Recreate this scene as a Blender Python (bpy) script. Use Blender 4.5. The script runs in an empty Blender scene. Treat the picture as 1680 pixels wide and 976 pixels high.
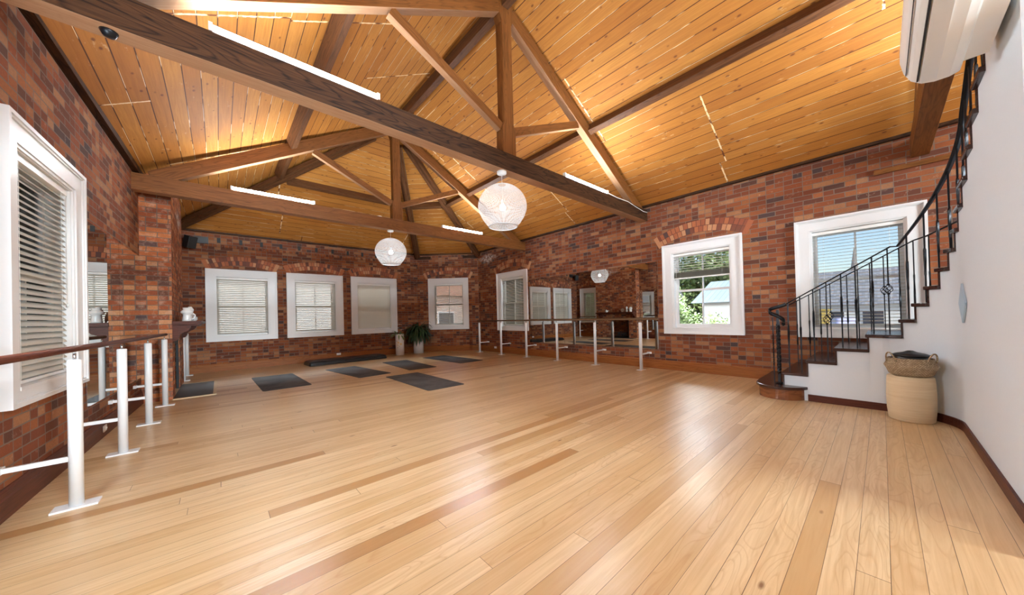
import bpy, bmesh, math, random
from math import sin, cos, tan, pi, radians, sqrt, atan2, floor
from mathutils import Vector, Matrix
random.seed(7)
SC = bpy.context.scene
COL = SC.collection
V = Vector

# ------------------------------------------------------------------ node helpers
class NT:
    def __init__(s, name):
        s.m = bpy.data.materials.new(name); s.m.use_nodes = True
        s.t = s.m.node_tree; s.t.nodes.clear()
        s.out = s.t.nodes.new('ShaderNodeOutputMaterial')
    def n(s, typ, **kw):
        nd = s.t.nodes.new(typ)
        for k, v in kw.items(): setattr(nd, k, v)
        return nd
    def link(s, a, b): s.t.links.new(a, b)
    def put(s, sock, v):
        if isinstance(v, bpy.types.NodeSocket): s.link(v, sock)
        else: sock.default_value = v
    def math(s, op, a, b=0.0, c=None):
        nd = s.n('ShaderNodeMath', operation=op)
        s.put(nd.inputs[0], a)
        if op not in ('FLOOR', 'FRACT', 'ABSOLUTE', 'SQRT', 'SINE'): s.put(nd.inputs[1], b)
        if c is not None: s.put(nd.inputs[2], c)
        return nd.outputs[0]
    def mix(s, f, a, b, bl='MIX'):
        nd = s.n('ShaderNodeMix', data_type='RGBA', blend_type=bl)
        s.put(nd.inputs[0], f); s.put(nd.inputs[6], a); s.put(nd.inputs[7], b)
        return nd.outputs[2]
    def comb(s, x, y, z=0.0):
        nd = s.n('ShaderNodeCombineXYZ'); s.put(nd.inputs[0], x); s.put(nd.inputs[1], y); s.put(nd.inputs[2], z)
        return nd.outputs[0]
    def white(s, vec):
        nd = s.n('ShaderNodeTexWhiteNoise', noise_dimensions='3D'); s.link(vec, nd.inputs['Vector'])
        return nd.outputs['Value'], nd.outputs['Color']
    def noise(s, vec, scale=5., detail=3., rough=.5, dist=0.):
        nd = s.n('ShaderNodeTexNoise'); s.link(vec, nd.inputs['Vector'])
        nd.inputs['Scale'].default_value = scale; nd.inputs['Detail'].default_value = detail
        nd.inputs['Roughness'].default_value = rough; nd.inputs['Distortion'].default_value = dist
        return nd.outputs['Fac']
    def ramp(s, fac, stops, interp='LINEAR'):
        nd = s.n('ShaderNodeValToRGB'); cr = nd.color_ramp; cr.interpolation = interp
        while len(cr.elements) < len(stops): cr.elements.new(.5)
        for e, (p, c) in zip(cr.elements, stops):
            e.position = p; e.color = (c[0], c[1], c[2], 1) if not isinstance(c, (int, float)) else (c, c, c, 1)
        s.put(nd.inputs[0], fac)
        return nd.outputs[0]
    def uv(s):
        nd = s.n('ShaderNodeUVMap'); nd.uv_map = 'UVMap'
        sp = s.n('ShaderNodeSeparateXYZ'); s.link(nd.outputs[0], sp.inputs[0])
        return nd.outputs[0], sp.outputs[0], sp.outputs[1]
    def obj(s):
        nd = s.n('ShaderNodeTexCoord'); return nd.outputs['Object']
    def geo(s):
        nd = s.n('ShaderNodeNewGeometry'); sp = s.n('ShaderNodeSeparateXYZ'); s.link(nd.outputs['Position'], sp.inputs[0])
        return nd.outputs['Position'], sp.outputs[0], sp.outputs[1], sp.outputs[2]
    def cells(s, u, v, L, H, gap_u, gap_v, stagger):
        """rows of units: returns random value, random colour, seam mask along rows, seam mask at the ends"""
        vr = s.math('DIVIDE', v, H); row = s.math('FLOOR', vr); fv = s.math('FRACT', vr)
        if stagger == 'half': off = s.math('MULTIPLY', s.math('MODULO', s.math('ADD', row, 1000.), 2.), .5)
        elif stagger == 'grouped':
            g = s.math('FLOOR', s.math('DIVIDE', s.math('ADD', row, .5), 8.))
            off = s.white(s.comb(g, 3.3, 7.7))[0]
        else: off = s.white(s.comb(row, 1.7, 4.2))[0]
        uu = s.math('ADD', s.math('DIVIDE', u, L), off)
        col = s.math('FLOOR', uu); fu = s.math('FRACT', uu)
        r, rc = s.white(s.comb(col, row, 2.5))
        du = s.math('MULTIPLY', s.math('SUBTRACT', .5, s.math('ABSOLUTE', s.math('SUBTRACT', fu, .5))), L)
        dv = s.math('MULTIPLY', s.math('SUBTRACT', .5, s.math('ABSOLUTE', s.math('SUBTRACT', fv, .5))), H)
        mu = s.math('LESS_THAN', du, gap_u); mv = s.math('LESS_THAN', dv, gap_v)
        return r, rc, mv, mu, row, du, dv
    def bsdf(s, color, rough=.5, metal=0., bump=None, bstr=.3, bdist=.01, **kw):
        p = s.n('ShaderNodeBsdfPrincipled')
        s.put(p.inputs['Base Color'], color); s.put(p.inputs['Roughness'], rough); s.put(p.inputs['Metallic'], metal)
        for k, v in kw.items(): s.put(p.inputs[k.replace('_', ' ')], v)
        if bump is not None:
            b = s.n('ShaderNodeBump'); b.inputs['Strength'].default_value = bstr; b.inputs['Distance'].default_value = bdist
            s.link(bump, b.inputs['Height']); s.link(b.outputs[0], p.inputs['Normal'])
        s.link(p.outputs[0], s.out.inputs[0])
        return s.m

def c4(*c): return (c[0], c[1], c[2], 1.)
def flat(name, col, rough=.5, metal=0., **kw):
    t = NT(name)
    pos = t.obj(); nz = t.noise(pos, 40., 2.)
    colr = t.mix(t.math('MULTIPLY', nz, .12), c4(*col), c4(*[x * .75 for x in col]))
    return t.bsdf(colr, rough, metal, **kw)

def brick_mat(name='brick', br=1.0, lime=.38):
    t = NT(name); uvv, u, v = t.uv()
    L_, H_ = .236, .0768
    wob = t.noise(uvv, 14., 2.)
    v = t.math('ADD', v, t.math('MULTIPLY', t.math('SUBTRACT', wob, .5), .008)); u = t.math('ADD', u, t.math('MULTIPLY', t.math('SUBTRACT', wob, .5), .012))
    r, rc, mv, mu, row, du, dv = t.cells(u, v, L_, H_, .0052, .0052, 'half')
    # some stretchers are really two headers
    sp = t.n('ShaderNodeSeparateColor'); t.link(rc, sp.inputs[0])
    split = t.math('GREATER_THAN', sp.outputs[1], .58)
    dm = t.math('SUBTRACT', L_ / 2, du); mh = t.math('MULTIPLY', split, t.math('LESS_THAN', dm, .004))
    off = t.math('MULTIPLY', t.math('MODULO', t.math('ADD', row, 1000.), 2.), .5)
    half = t.math('GREATER_THAN', t.math('FRACT', t.math('ADD', t.math('DIVIDE', u, L_), off)), .5)
    r = t.math('FRACT', t.math('ADD', r, t.math('MULTIPLY', t.math('MULTIPLY', half, split), sp.outputs[2])))
    mort = t.math('MAXIMUM', t.math('MAXIMUM', mv, mu), mh)
    stops = [(0, (.05, .048, .055)), (.05, (.10, .044, .030)), (.2, (.19, .054, .026)), (.42, (.27, .072, .027)),
             (.62, (.34, .098, .033)), (.8, (.41, .145, .050)), (.93, (.46, .22, .105))]
    pal = t.ramp(r, [(p, tuple(x * br for x in c)) for p, c in stops])
    n1 = t.noise(uvv, 55., 4., .65); n2 = t.noise(uvv, 1.3, 3., .6); n3 = t.noise(uvv, 9., 4., .7)
    col = t.mix(t.math('MULTIPLY', n1, .62), pal, c4(.11, .042, .028))
    col = t.mix(t.ramp(n2, [(.45, 0), (.75, .45)]), col, c4(.13, .055, .038))
    col = t.mix(t.ramp(n3, [(.60 - .1 * (lime > .5), 0), (.75, lime)]), col, c4(.62, .42, .31))
    # pale lime stain high on the wall near the corner
    pos, x, y, z = t.geo()
    d = t.math('ADD', t.math('ABSOLUTE', t.math('MULTIPLY', t.math('SUBTRACT', y, 9.05), .9)), t.math('ABSOLUTE', t.math('MULTIPLY', t.math('SUBTRACT', z, 3.22), 2.6)))
    st = t.math('MULTIPLY', t.ramp(d, [(.25, 1), (.6, 0)]), t.ramp(n3, [(.40, 0), (.55, 1)]))
    col = t.mix(st, col, c4(.62, .52, .46))
    col = t.mix(mort, col, c4(.185, .135, .105))
    h = t.math('SUBTRACT', t.math('MULTIPLY', n1, .4), mort)
    return t.bsdf(col, .85, bump=h, bstr=.5, bdist=.006, Specular_IOR_Level=.15)

def voussoir_mat():
    t = NT('arch_brick'); a = t.n('ShaderNodeAttribute'); a.attribute_name = 'rnd'
    uvv = t.obj(); n1 = t.noise(uvv, 55., 4., .65)
    pal = t.ramp(a.outputs['Fac'], [(0, (.045, .045, .055)), (.1, (.13, .045, .03)), (.35, (.34, .09, .038)), (.65, (.52, .16, .055)), (1, (.64, .34, .17))])
    col = t.mix(t.math('MULTIPLY', n1, .5), pal, c4(.10, .04, .028))
    return t.bsdf(col, .8, bump=n1, bstr=.4, bdist=.004)

def ceiling_mat():
    t = NT('pine_lining'); uvv, u, v = t.uv()
    r, rc, mv, mu, row, du, dv = t.cells(u, v, 3.4, .163, .006, .0052, 'grouped')
    sc = t.comb(t.math('MULTIPLY', u, 1.2), t.math('MULTIPLY', v, 24.), r)
    g = t.noise(sc, 1.6, 5., .6, .8); g2 = t.noise(uvv, 1.1, 3.)
    pal = t.ramp(r, [(0, (.41, .155, .028)), (.35, (.50, .205, .036)), (.7, (.56, .25, .052)), (1, (.45, .175, .030))])
    col = t.mix(t.ramp(g, [(.35, 0), (.72, .55)]), pal, c4(.28, .095, .022))
    col = t.mix(t.ramp(g2, [(.5, 0), (.75, .4)]), col, c4(.34, .125, .028))
    # knots
    vo = t.n('ShaderNodeTexVoronoi'); vo.feature = 'F1'
    kv = t.comb(t.math('MULTIPLY', u, 5.), t.math('MULTIPLY', v, 9.), 0.); t.link(kv, vo.inputs['Vector']); vo.inputs['Scale'].default_value = 1.
    kr = t.white(t.comb(t.math('FLOOR', t.math('MULTIPLY', vo.outputs['Color'], 50.)), 1., 1.))[0]
    kn = t.math('MULTIPLY', t.ramp(vo.outputs['Distance'], [(.07, 1), (.16, 0)]), t.math('GREATER_THAN', kr, .3))
    col = t.mix(t.math('MULTIPLY', kn, .8), col, c4(.14, .045, .018))
    # old paint scuffs
    sn = t.noise(t.comb(t.math('MULTIPLY', u, 2.2), t.math('MULTIPLY', v, 5.), 3.), 2.2, 5., .7)
    col = t.mix(t.ramp(sn, [(.64, 0), (.74, .45)]), col, c4(.78, .56, .30))
    # seams: dark or filled pale
    pick = t.noise(t.comb(t.math('MULTIPLY', u, .9), row, 0.), 1.5, 2.)
    seamc = t.mix(t.ramp(pick, [(.54, 0), (.58, 1)]), c4(.10, .035, .012), c4(.78, .60, .36))
    col = t.mix(mv, col, seamc)
    jn = t.noise(uvv, 22., 3.)
    jm = t.math('LESS_THAN', du, t.math('MULTIPLY', jn, .022))
    jc = t.mix(t.ramp(t.noise(uvv, 6., 2.), [(.42, 0), (.5, 1)]), c4(.16, .05, .018), c4(.85, .66, .40))
    col = t.mix(jm, col, jc)
    h = t.math('SUBTRACT', t.math('MULTIPLY', g, .15), mv)
    return t.bsdf(col, .7, bump=h, bstr=.35, bdist=.006, Specular_IOR_Level=.25)

def floor_mat():
    t = NT('floorboards'); uvv, u, v = t.uv()
    r, rc, mv, mu, row, du, dv = t.cells(u, v, 3.9, .105, .0015, .0012, 'random')
    sp = t.n('ShaderNodeSeparateColor'); t.link(rc, sp.inputs[0])
    sc = t.comb(t.math('ADD', t.math('MULTIPLY', u, .8), t.math('MULTIPLY', r, 40.)), t.math('ADD', t.math('MULTIPLY', v, 16.), t.math('MULTIPLY', sp.outputs[1], 30.)), r)
    g = t.noise(sc, 1.5, 6., .6, 1.4)
    ringn = t.noise(t.comb(t.math('ADD', t.math('MULTIPLY', u, 1.3), t.math('MULTIPLY', r, 17.)), t.math('MULTIPLY', v, 7.), r), 1.2, 1., .4, .4)
    rings = t.math('FRACT', t.math('MULTIPLY', ringn, 11.))
    pal = t.ramp(r, [(0, (.40, .21, .08)), (.06, (.48, .28, .115)), (.12, (.60, .40, .20)), (.45, (.68, .49, .28)), (.75, (.73, .54, .32)), (1, (.66, .46, .25))])
    col = t.mix(t.ramp(g, [(.38, 0), (.72, .6)]), pal, c4(.46, .26, .10))
    rk = t.math('MULTIPLY', t.ramp(rings, [(0, .5), (.25, 0), (.9, 0), (1, .4)]), t.math('GREATER_THAN', sp.outputs[2], .55))
    col = t.mix(t.math('MULTIPLY', rk, .6), col, c4(.40, .19, .06))
    kn = t.n('ShaderNodeTexVoronoi'); t.link(t.comb(t.math('MULTIPLY', u, 1.1), t.math('MULTIPLY', v, 3.), 0.), kn.inputs['Vector']); kn.inputs['Scale'].default_value = 1.
    col = t.mix(t.ramp(kn.outputs['Distance'], [(.02, .85), (.045, 0)]), col, c4(.16, .055, .02))
    seam = t.math('MAXIMUM', mv, mu)
    sv = t.ramp(t.noise(t.comb(u, row, 0.), .8, 2.), [(.4, .55), (.6, 1.)])
    col = t.mix(t.math('MULTIPLY', seam, sv), col, c4(.07, .028, .01))
    rg = t.math('ADD', .26, t.math('MULTIPLY', t.noise(uvv, 2., 3.), .10))
    h = t.math('SUBTRACT', t.math('MULTIPLY', g, .08), seam)
    return t.bsdf(col, rg, bump=h, bstr=.12, bdist=.003, Specular_IOR_Level=.5)

def timber(name, light, dark, rough=.55, streak=1.0, **kw):
    t = NT(name); uvv, u, v = t.uv()
    oi = t.n('ShaderNodeObjectInfo')
    uu = t.math('ADD', u, t.math('MULTIPLY', oi.outputs['Random'], 13.))
    sc = t.comb(t.math('MULTIPLY', uu, .9), t.math('MULTIPLY', v, 26.), 0.)
    g = t.noise(sc, 1.6, 6., .62, 1.6)
    rn = t.noise(t.comb(t.math('MULTIPLY', uu, .9), t.math('MULTIPLY', v, 6.), 1.), 1.2, 1.5, .4, .5)
    rings = t.math('FRACT', t.math('MULTIPLY', rn, 12.))
    f = t.math('ADD', t.ramp(g, [(.32, 0), (.7, .75)]), t.math('MULTIPLY', t.ramp(rings, [(0, .8), (.3, 0), (.85, 0), (1, .7)]), .45 * streak))
    col = t.mix(t.math('MINIMUM', f, 1.), c4(*light), c4(*dark))
    return t.bsdf(col, rough, bump=g, bstr=.15, bdist=.004, Specular_IOR_Level=.5 if rough < .4 else .18, **kw)

def emit(name, col, st):
    t = NT(name); e = t.n('ShaderNodeEmission'); e.inputs[0].default_value = c4(*col); e.inputs[1].default_value = st
    t.link(e.outputs[0], t.out.inputs[0]); return t.m

def glass_mat():
    t = NT('window_glass'); tr = t.n('ShaderNodeBsdfTransparent'); gl = t.n('ShaderNodeBsdfGlossy'); gl.inputs['Roughness'].default_value = .01
    tr.inputs[0].default_value = (.95, .97, .97, 1)
    fr = t.n('ShaderNodeFresnel'); fr.inputs[0].default_value = 1.45
    mx = t.n('ShaderNodeMixShader'); t.link(fr.outputs[0], mx.inputs[0]); t.link(tr.outputs[0], mx.inputs[1]); t.link(gl.outputs[0], mx.inputs[2])
    t.link(mx.outputs[0], t.out.inputs[0]); return t.m

def blind_mat():
    t = NT('blind_slats'); d = t.n('ShaderNodeBsdfDiffuse'); d.inputs[0].default_value = (.66, .635, .575, 1)
    tl = t.n('ShaderNodeBsdfTranslucent'); tl.inputs[0].default_value = (.82, .78, .68, 1)
    mx = t.n('ShaderNodeMixShader'); mx.inputs[0].default_value = .24
    t.link(d.outputs[0], mx.inputs[1]); t.link(tl.outputs[0], mx.inputs[2]); t.link(mx.outputs[0], t.out.inputs[0]); return t.m

def mat_mat():
    t = NT('rubber_mat'); uvv, u, v = t.uv(); oi = t.n('ShaderNodeObjectInfo')
    vec = t.comb(t.math('ADD', u, t.math('MULTIPLY', oi.outputs['Random'], 9.)), v, 0.)
    n = t.noise(vec, 2.2, 5., .6, .3); n2 = t.noise(vec, 90., 2.)
    col = t.mix(t.ramp(n, [(.38, 0), (.66, 1)]), c4(.085, .082, .083), c4(.022, .021, .022))
    return t.bsdf(col, .75, bump=n2, bstr=.2, bdist=.002)

def weave_mat():
    t = NT('seagrass'); uvv, u, v = t.uv()
    r, rc, mv, mu, row, du, dv = t.cells(u, v, .022, .011, .002, .0016, 'half')
    col = t.ramp(r, [(0, (.34, .24, .14)), (.5, (.46, .34, .21)), (1, (.58, .45, .29))])
    m = t.math('MAXIMUM', mv, mu); col = t.mix(m, col, c4(.17, .11, .06))
    return t.bsdf(col, .8, bump=t.math('SUBTRACT', 1., m), bstr=.7, bdist=.004)

def leaf_mat(name, a, b):
    t = NT(name); n = t.noise(t.obj(), 6., 3.)
    return t.bsdf(t.mix(t.ramp(n, [(.35, 0), (.65, 1)]), c4(*a), c4(*b)), .4)

M = {}
M['brick'] = brick_mat(); M['chimney'] = brick_mat('chimney_brick', 1.75, .7); M['arch'] = voussoir_mat(); M['ceil'] = ceiling_mat(); M['floor'] = floor_mat()
M['beam'] = timber('stained_beam', (.075, .031, .012), (.012, .005, .003), .55, 1.7)
M['purlin'] = timber('stained_purlin', (.15, .062, .024), (.055, .020, .009), .55)
M['soffit'] = timber('pale_soffit', (.44, .25, .14), (.32, .16, .08), .5, .5)  # paler timber colour for the downward faces of truss members
M['rafter'] = timber('stained_rafter', (.235, .088, .022), (.10, .034, .009), .5)
M['base'] = timber('baseboard_timber', (.36, .130, .036), (.21, .068, .018), .42)
M['darkwood'] = timber('dark_stair_timber', (.060, .021, .015), (.02, .008, .006), .22)
M['redwood'] = timber('bullnose_timber', (.30, .105, .035), (.12, .035, .014), .25)
M['mantel'] = timber('mantel_timber', (.13, .036, .020), (.055, .016, .010), .45)
M['rail'] = timber('rail_timber', (.20, .105, .05), (.10, .05, .025), .4)
M['stool'] = timber('pale_timber', (.74, .60, .40), (.62, .46, .28), .6, .4)
M['joinery'] = flat('white_joinery', (.78, .78, .78), .38)
M['plaster'] = flat('white_plaster', (.72, .765, .81), .7)
M['enamel'] = flat('white_enamel', (.82, .83, .84), .3)
M['ceramic'] = flat('white_ceramic', (.84, .84, .82), .2)
M['plastic'] = flat('white_plastic', (.88, .87, .84), .35)
M['iron'] = flat('black_iron', (.012, .014, .018), .35, .5)
M['black'] = flat('black_plastic', (.012, .013, .015), .28)
M['vinyl'] = flat('black_vinyl', (.014, .015, .018), .3)
M['steel'] = flat('brushed_steel', (.6, .6, .6), .25, .9)
M['slate'] = flat('slate', (.035, .037, .04), .45)
M['soot'] = flat('sooty_iron', (.010, .010, .011), .6)
M['ash'] = flat('grey_coals', (.12, .115, .11), .9)
M['weave'] = weave_mat(); M['mat'] = mat_mat(); M['glass'] = glass_mat(); M['blind'] = blind_mat()
M['leafd'] = leaf_mat('dark_leaf', (.012, .035, .014), (.025, .07, .025)); M['leafl'] = leaf_mat('pale_leaf', (.06, .16, .04), (.14, .26, .08))
M['petal'] = flat('white_petal', (.85, .85, .8), .5); M['yellow'] = flat('yellow_print', (.8, .52, .03), .5); M['green'] = flat('green_print', (.09, .17, .04), .5)
M['mirror'] = None
t = NT('mirror_silver'); M['mirror'] = t.bsdf(c4(.80, .82, .81), .0, 1.0)
M['tube'] = emit('tube_glow', (.86, .94, 1.), 155.); M['bulb'] = emit('bulb_glow', (.92, .96, 1.), 55.)
t = NT('shade_thread'); _d = t.n('ShaderNodeBsdfDiffuse'); _d.inputs[0].default_value = (.66, .655, .64, 1)
_t = t.n('ShaderNodeBsdfTranslucent'); _t.inputs[0].default_value = (.66, .655, .64, 1); _m = t.n('ShaderNodeMixShader'); _m.inputs[0].default_value = .45
t.link(_d.outputs[0], _m.inputs[1]); t.link(_t.outputs[0], _m.inputs[2]); t.link(_m.outputs[0], t.out.inputs[0]); M['thread'] = t.m
M['blue'] = flat('pale_blue_paint', (.42, .55, .66), .6)

# ------------------------------------------------------------------ mesh helpers
class MB:
    def __init__(s): s.bm = bmesh.new(); s.uv = s.bm.loops.layers.uv.new('UVMap'); s.rn = None
    def face(s, pts, uvs=None, smooth=False, r=None):
        vs = [s.bm.verts.new(p) for p in pts]
        try: f = s.bm.faces.new(vs)
        except ValueError: return None
        f.smooth = smooth
        if uvs is None:
            n = f.normal if f.normal.length else V((0, 0, 1)); f.normal_update(); n = f.normal
            ax = max(range(3), key=lambda i: abs(n[i]))
            for l in f.loops:
                c = l.vert.co
                l[s.uv].uv = ((c.y, c.z), (c.x, c.z), (c.x, c.y))[ax]
        else:
            for l, q in zip(f.loops, uvs): l[s.uv].uv = q
        if r is not None:
            if s.rn is None: s.rn = s.bm.loops.layers.float_color.new('rnd')
            for l in f.loops: l[s.rn] = (r, r, r, 1)
        return f
    def box(s, lo, hi, r=None, M4=None):
        x0, y0, z0 = lo; x1, y1, z1 = hi
        c = [V((x, y, z)) for z in (z0, z1) for y in (y0, y1) for x in (x0, x1)]
        fs = [(0, 2, 3, 1), (4, 5, 7, 6), (0, 1, 5, 4), (2, 6, 7, 3), (0, 4, 6, 2), (1, 3, 7, 5)]
        for f in fs:
            P = [c[i] for i in f]; n = (P[1] - P[0]).cross(P[2] - P[0]); ax = max(range(3), key=lambda i: abs(n[i]))
            uvs = [((p.y, p.z), (p.x, p.z), (p.x, p.y))[ax] for p in P]
            s.face([M4 @ p if M4 else p for p in P], uvs, r=r)
        return s
    def beam(s, a, b, w, h, up=V((0, 0, 1)), cut=None):
        """bar from a to b; w across, h along up; UV u runs along the bar. a,b are centre points"""
        a = V(a); b = V(b); d = (b - a); L = d.length; d.normalize(); x = d.cross(V(up)).normalized(); y = x.cross(d).normalized()
        q = [(-w / 2, -h / 2), (w / 2, -h / 2), (w / 2, h / 2), (-w / 2, h / 2)]
        A = [a + x * i + y * j for i, j in q]; B = [b + x * i + y * j for i, j in q]
        vv = 0
        for i in range(4):
            j = (i + 1) % 4; e = (A[j] - A[i]).length
            s.face([A[i], A[j], B[j], B[i]], [(0, vv), (0, vv + e), (L, vv + e), (L, vv)]); vv += e
        s.face(A[::-1], [(i, j) for i, j in q][::-1]); s.face(B, [(i, j) for i, j in q])
        return s
    def prism(s, poly, ext, uvs=None):
        """poly: list of 3D points (planar), extruded by vector ext"""
        ext = V(ext); P = [V(p) for p in poly]; Q = [p + ext for p in P]
        s.face(P[::-1]); s.face(Q)
        L = 0
        for i in range(len(P)):
            j = (i + 1) % len(P); e = (P[j] - P[i]).length
            s.face([P[i], P[j], Q[j], Q[i]], [(L, 0), (L + e, 0), (L + e, ext.length), (L, ext.length)]); L += e
        return s
    def lathe(s, prof, c, n=32, smooth=True, cap=True, M4=None, arc=2 * pi, a0=0):
        c = V(c); rings = []
        for r, z in prof: rings.append([c + V((r * cos(a0 + arc * i / n), r * sin(a0 + arc * i / n), z)) for i in range(n + 1)])
        if M4: rings = [[M4 @ p for p in rg] for rg in rings]
        vl = 0
        for k in range(len(prof) - 1):
            e = (V((prof[k][0], prof[k][1])) - V((prof[k + 1][0], prof[k + 1][1]))).length
            rr = max(prof[k][0], prof[k + 1][0])
            for i in range(n):
                u0, u1 = rr * arc * i / n, rr * arc * (i + 1) / n
                pts = [rings[k][i], rings[k][i + 1], rings[k + 1][i + 1], rings[k + 1][i]]; uvs = [(u0, vl), (u1, vl), (u1, vl + e), (u0, vl + e)]
                if prof[k][0] < 1e-6: pts, uvs = pts[1:], uvs[1:]
                elif prof[k + 1][0] < 1e-6: pts, uvs = pts[:3], uvs[:3]
                s.face(pts, uvs, smooth)
            vl += e
        if cap and arc > 6.28:
            if prof[0][0] > 1e-6: s.face(rings[0][:-1][::-1])
            if prof[-1][0] > 1e-6: s.face(rings[-1][:-1])
        return s
    def tube(s, pts, r, n=8, smooth=True, cap=True, flat=None, twist=None):
        """sweep; r number or list; flat=(w,h,up) ribbon section; twist = angle per point"""
        pts = [V(p) for p in pts]; N = len(pts); rings = []; up = V((0, 0, 1)); ref = None; L = [0]
        for i in range(1, N): L.append(L[-1] + (pts[i] - pts[i - 1]).length)
        for i, p in enumerate(pts):
            d = (pts[min(i + 1, N - 1)] - pts[max(i - 1, 0)]).normalized()
            if ref is None:
                ref = V((1, 0, 0)) if abs(d.z) > .9 else up.cross(d).normalized()
            if flat and abs(d.z) < .98: x = up.cross(d).normalized()
            else: x = (ref - d * ref.dot(d)).normalized()
            ref = x; y = d.cross(x)
            tw = twist[i] if twist else 0.
            x, y = x * cos(tw) + y * sin(tw), y * cos(tw) - x * sin(tw)
            if flat: w, h = flat; q = [(-w / 2, -h / 2), (w / 2, -h / 2), (w / 2, h / 2), (-w / 2, h / 2)]
            else:
                rr = r[i] if isinstance(r, (list, tuple)) else r
                q = [(rr * cos(2 * pi * k / n + pi / 4), rr * sin(2 * pi * k / n + pi / 4)) for k in range(n)]
            rings.append([p + x * a + y * b for a, b in q])
        m = len(rings[0])
        for i in range(N - 1):
            vv = 0
            for k in range(m):
                j = (k + 1) % m; e = (rings[i][k] - rings[i][j]).length
                s.face([rings[i][k], rings[i][j], rings[i + 1][j], rings[i + 1][k]], [(L[i], vv), (L[i], vv + e), (L[i + 1], vv + e), (L[i + 1], vv)], smooth)
                vv += e
        if cap: s.face(rings[0][::-1]); s.face(rings[-1])
        return s
    def build(s, name, mat, parent=None, merge=True, bevel=0, soffit=False):
        if merge: bmesh.ops.remove_doubles(s.bm, verts=s.bm.verts, dist=1e-5)
        bmesh.ops.recalc_face_normals(s.bm, faces=s.bm.faces)
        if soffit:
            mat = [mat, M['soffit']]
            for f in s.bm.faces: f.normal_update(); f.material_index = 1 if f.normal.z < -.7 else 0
        me = bpy.data.meshes.new(name); s.bm.to_mesh(me); s.bm.free()
        o = bpy.data.objects.new(name, me); COL.objects.link(o)
        for m in (mat if isinstance(mat, list) else [mat]): me.materials.append(m)
        if parent:
            o.parent = parent; bpy_loc = parent.matrix_world
            # geometry is written in world coordinates: shift it into the parent's frame
            me.transform(parent_inv(parent))
        if bevel:
            b = o.modifiers.new('bevel', 'BEVEL'); b.width = bevel; b.segments = 2; b.limit_method = 'ANGLE'; b.angle_limit = radians(40)
        return o

def local(o):
    return Matrix.Translation(o.location) @ o.rotation_euler.to_matrix().to_4x4()
def parent_inv(p):
    m = local(p); q = p.parent
    while q: m = local(q) @ m; q = q.parent
    return m.inverted()
def tag(o, label=None, cat=None, group=None, kind=None):
    if label: o['label'] = label
    if cat: o['category'] = cat
    if group: o['group'] = group
    if kind: o['kind'] = kind
    return o
def thing(name, loc, label, cat, group=None, rz=0):
    o = bpy.data.objects.new(name, None); COL.objects.link(o); o.empty_display_size = .1
    o.location = loc; o.rotation_euler = (0, 0, rz)
    return tag(o, label, cat, group)
def struct(name, mb, mat, parent=None, **kw):
    o = mb.build(name, mat, parent, **kw)
    if not parent: o['kind'] = 'structure'
    return o
def copy_tree(o, parent=None):
    c = o.copy(); COL.objects.link(c); c.parent = parent
    for ch in list(o.children): copy_tree(ch, c)
    return c

# ------------------------------------------------------------------ dimensions of the room
XR, YB = 6.99, 11.167
def XL(y): return -.998 + .0327 * (y - 5)
YS = -9.0
CA = V((5.40, YB)); CB = V((XR, 9.62))           # chamfered corner
K = .545; XC, AY, AZ = 3.0, 7.2, 5.66            # roof pitch, ridge x, hip apex y, ridge z
def rz_right(x): return AZ - K * (x - XC)
PLZ = 3.485

# ------------------------------------------------------------------ floor, walls, roof
b = MB(); P = [(-1.6, YS - .3), (7.3, YS - .3), (7.3, 11.5), (-1.6, 11.5)]
b.face([(x, y, 0) for x, y in P], [(x, y) for x, y in P]); b.face([(x, y, -.2) for x, y in P][::-1])
for i in range(4):
    a, c = P[i], P[(i + 1) % 4]; b.face([(a[0], a[1], -.2), (c[0], c[1], -.2), (c[0], c[1], 0), (a[0], a[1], 0)])
struct('floor', b, M['floor'])

def wall(name, a, c, H, holes, out, thick=.28, u0=0., mat=None, base=0.):
    """a,c plan points; holes (u0,u1,z0,z1) measured along a->c; out = outward plan normal"""
    a = V(a).to_3d() if len(a) == 2 else V(a); c = V(c).to_3d() if len(c) == 2 else V(c)
    d = c - a; L = d.length; d.normalize(); n = V((out[0], out[1], 0)).normalized() * thick
    us = sorted({0., L} | {h[0] for h in holes} | {h[1] for h in holes}); zs = sorted({base, H} | {h[2] for h in holes} | {h[3] for h in holes})
    mb = MB()
    def P(u, z, k=0): return a + d * u + V((0, 0, z)) + n * k
    def hole(u, z): return any(h[0] < u < h[1] and h[2] < z < h[3] for h in holes)
    for i in range(len(us) - 1):
        for j in range(len(zs) - 1):
            if hole((us[i] + us[i + 1]) / 2, (zs[j] + zs[j + 1]) / 2): continue
            q = [(us[i], zs[j]), (us[i + 1], zs[j]), (us[i + 1], zs[j + 1]), (us[i], zs[j + 1])]
            mb.face([P(*x) for x in q], [(x[0] + u0, x[1]) for x in q]); mb.face([P(*x, 1) for x in q][::-1], [(x[0] + u0, x[1]) for x in q][::-1])
    for h in holes + [(0., L, base, H)]:
        q = [(h[0], h[2]), (h[1], h[2]), (h[1], h[3]), (h[0], h[3])]
        for i in range(4):
            x, y = q[i], q[(i + 1) % 4]; mb.face([P(*x), P(*y), P(*y, 1), P(*x, 1)], [(0, x[1]), (.1, y[1]), (.1, y[1] + thick), (0, x[1] + thick)])
    return struct(name, mb, mat or M['brick'])

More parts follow.
